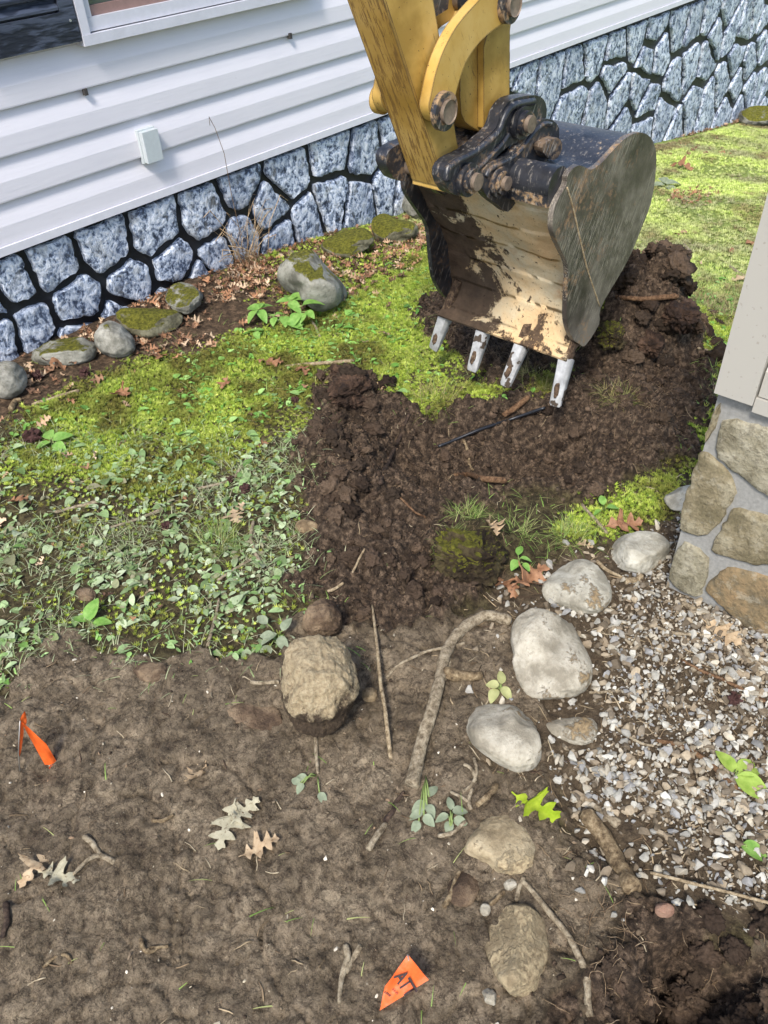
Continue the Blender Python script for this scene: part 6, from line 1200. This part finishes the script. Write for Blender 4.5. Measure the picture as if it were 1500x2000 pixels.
w = g_ * np.where(sdf(P_GRVL, x, y) < 0.01, np.clip(0.34 + 0.35 * lf + 0.7 * dn, 0.10, 0.8), 0.09) * (1 - 0.8 * m_); k = (rng.uniform(0, 1, len(x)) < w) & ~((x > XP - 0.005) & (y < y_far)); x, y, lf = keep(k, x, y, lf); n = len(x)
big_ = rng.random(n) < 0.10 + 0.30 * np.clip(0.5 + 1.5 * fbm(x * 6, y * 6, 113, 3), 0, 1); sz = np.where(big_, rng.uniform(0.0065, 0.0125, n), rng.uniform(0.002, 0.0052, n))
V, F, C_ = pebbles(x, y, sz, [(160,156,144),(150,146,136),(134,132,128),(164,155,137),(146,132,110),(116,105,89),(176,172,160),(128,114,94),(100,88,71)], sz * 0.35 + 0.004 * rng.random(n))
M_GRV = mat_col('gravel', 0.8, 0.3, 0, 160, 0.2, 0.002, 260); put('gravel', npmesh('gravel', V, F, True, C_, 25), M_GRV, kind='stuff')['label'] = 'grey and tan crushed gravel beside the porch'
# ---- small debris on mud and gravel: chips, straws, rootlets
x, y, px, py = sample(15000, -0.3, 2.4, -0.3, 2.0); s, m_, g_, l_ = zones(x, y); w = 0.055 * m_ + 0.34 * g_ + 0.06 * s + 0.16 * (1 - s) * (1 - m_) ; k = (rng.uniform(0, 1, len(x)) < w) & ~INP(x, y); x, y, g_, m_ = keep(k, x, y, g_, m_); n = len(x)
Vs, Q_, T_s, Cs, o = [], [], [], [], 0; cc = pal([(128,109,84),(150,132,104),(96,79,60),(72,57,45),(164,150,124)], n)
for i in range(n):
    a = rng.uniform(0, 6.28); L_ = rng.uniform(0.008, 0.04) * (1.3 if g_[i] > 0.5 else 0.8); r_ = rng.uniform(0.0005, 0.0014); xs = x[i] + np.cos(a) * L_ * np.linspace(-0.5, 0.5, 4) + rng.normal(0, L_ * 0.03, 4); ys = y[i] + np.sin(a) * L_ * np.linspace(-0.5, 0.5, 4) + rng.normal(0, L_ * 0.06, 4)
    v, q, t = tube(np.stack([xs, ys, height(xs, ys) + r_ + 0.003 * rng.random()], 1), r_ * np.array([1, 1.1, 0.9, 0.7]), 4, 0.1); Vs.append(v); Q_.append(q + o); T_s.append(t + o); Cs.append(rep(cc[i:i + 1], len(v))); o += len(v)
put('twig_debris', npmesh('twig_debris', np.concatenate(Vs), [np.concatenate(Q_), np.concatenate(T_s)], True, np.concatenate(Cs)), mat_col('debris', 0.85, 0.2, 0, 150, 0.25), kind='stuff')['label'] = 'fine twig and straw debris strewn over mud and gravel'
x, y, px, py = sample(9000, -0.3, 2.4, -0.3, 2.0); s, m_, g_, l_ = zones(x, y); k = rng.uniform(0, 1, len(x)) < 0.22 * m_ + 0.004 * s + 0.03 * l_; x, y = keep(k, x, y); n = len(x); sz = np.clip(np.exp(rng.normal(-6.3, 0.5, n)), 0.0008, 0.007)
V, F, C_ = pebbles(x, y, sz, [(150,140,120),(178,166,140),(120,104,84),(196,186,166),(132,110,86)], sz * 0.2); put('grit', npmesh('grit', V, F, True, C_, 25), M_GRV, kind='stuff')['label'] = 'small stones and grit pressed into the mud'
# ---- rootlets: hair fine roots hanging in the dug soil and the pit
Vs, Q_, T_s, o = [], [], [], 0
def hair(c, n, sp, L0, L1, up_, rad):
    global o
    for _ in range(n):
        p = np.array([c[0] + rng.normal(0, sp), c[1] + rng.normal(0, sp), 0.0]); p[2] = gz(p[0], p[1]) + 0.002 if False else 0; d = rng.normal(0, 1, 3); d[2] = abs(d[2]) * up_; d /= np.linalg.norm(d); P = [p.copy()]
        for _k in range(5): d = d + rng.normal(0, 0.45, 3); d /= np.linalg.norm(d); P.append(P[-1] + d * rng.uniform(L0, L1) / 5)
        P = np.array(P); zg = height(P[:, 0], P[:, 1]); P[:, 2] = np.maximum(zg[0] + 0.004 + P[:, 2], zg + 0.001); v, q, t = tube(P, rad * np.linspace(1, 0.5, 6), 4); Vs.append(v); Q_.append(q + o); T_s.append(t + o); o += len(v)
for (a, b_, nn2, sp, l0, l1, u_, rd_) in ((690,760,70,0.05,0.02,0.06,1,0.0005),(640,880,50,0.07,0.02,0.06,0.6,0.0005),(1260,600,70,0.10,0.02,0.07,0.6,0.0006),(900,860,60,0.15,0.02,0.07,0.4,0.0005),(1250,800,70,0.14,0.03,0.08,0.4,0.0006),(1180,1800,26,0.03,0.02,0.05,1.0,0.0007),(1200,1890,26,0.04,0.02,0.06,1.0,0.0008),(1440,1900,14,0.04,0.02,0.05,0.8,0.0008),(850,660,60,0.06,0.03,0.08,0.7,0.0006),(960,700,50,0.06,0.03,0.08,0.7,0.0006),(900,1080,40,0.06,0.02,0.06,0.7,0.0005),(700,1300,30,0.03,0.01,0.04,0.7,0.0006)):
    hair(bhit(a, b_), nn2, sp, l0, l1, u_, rd_)
put('rootlets', npmesh('rootlets', np.concatenate(Vs), [np.concatenate(Q_), np.concatenate(T_s)], True), mat_wood('rootlet', lin(96, 76, 56), lin(134, 112, 86), lin(170, 150, 122)), kind='stuff')['label'] = 'hair fine roots torn out of the dug soil'
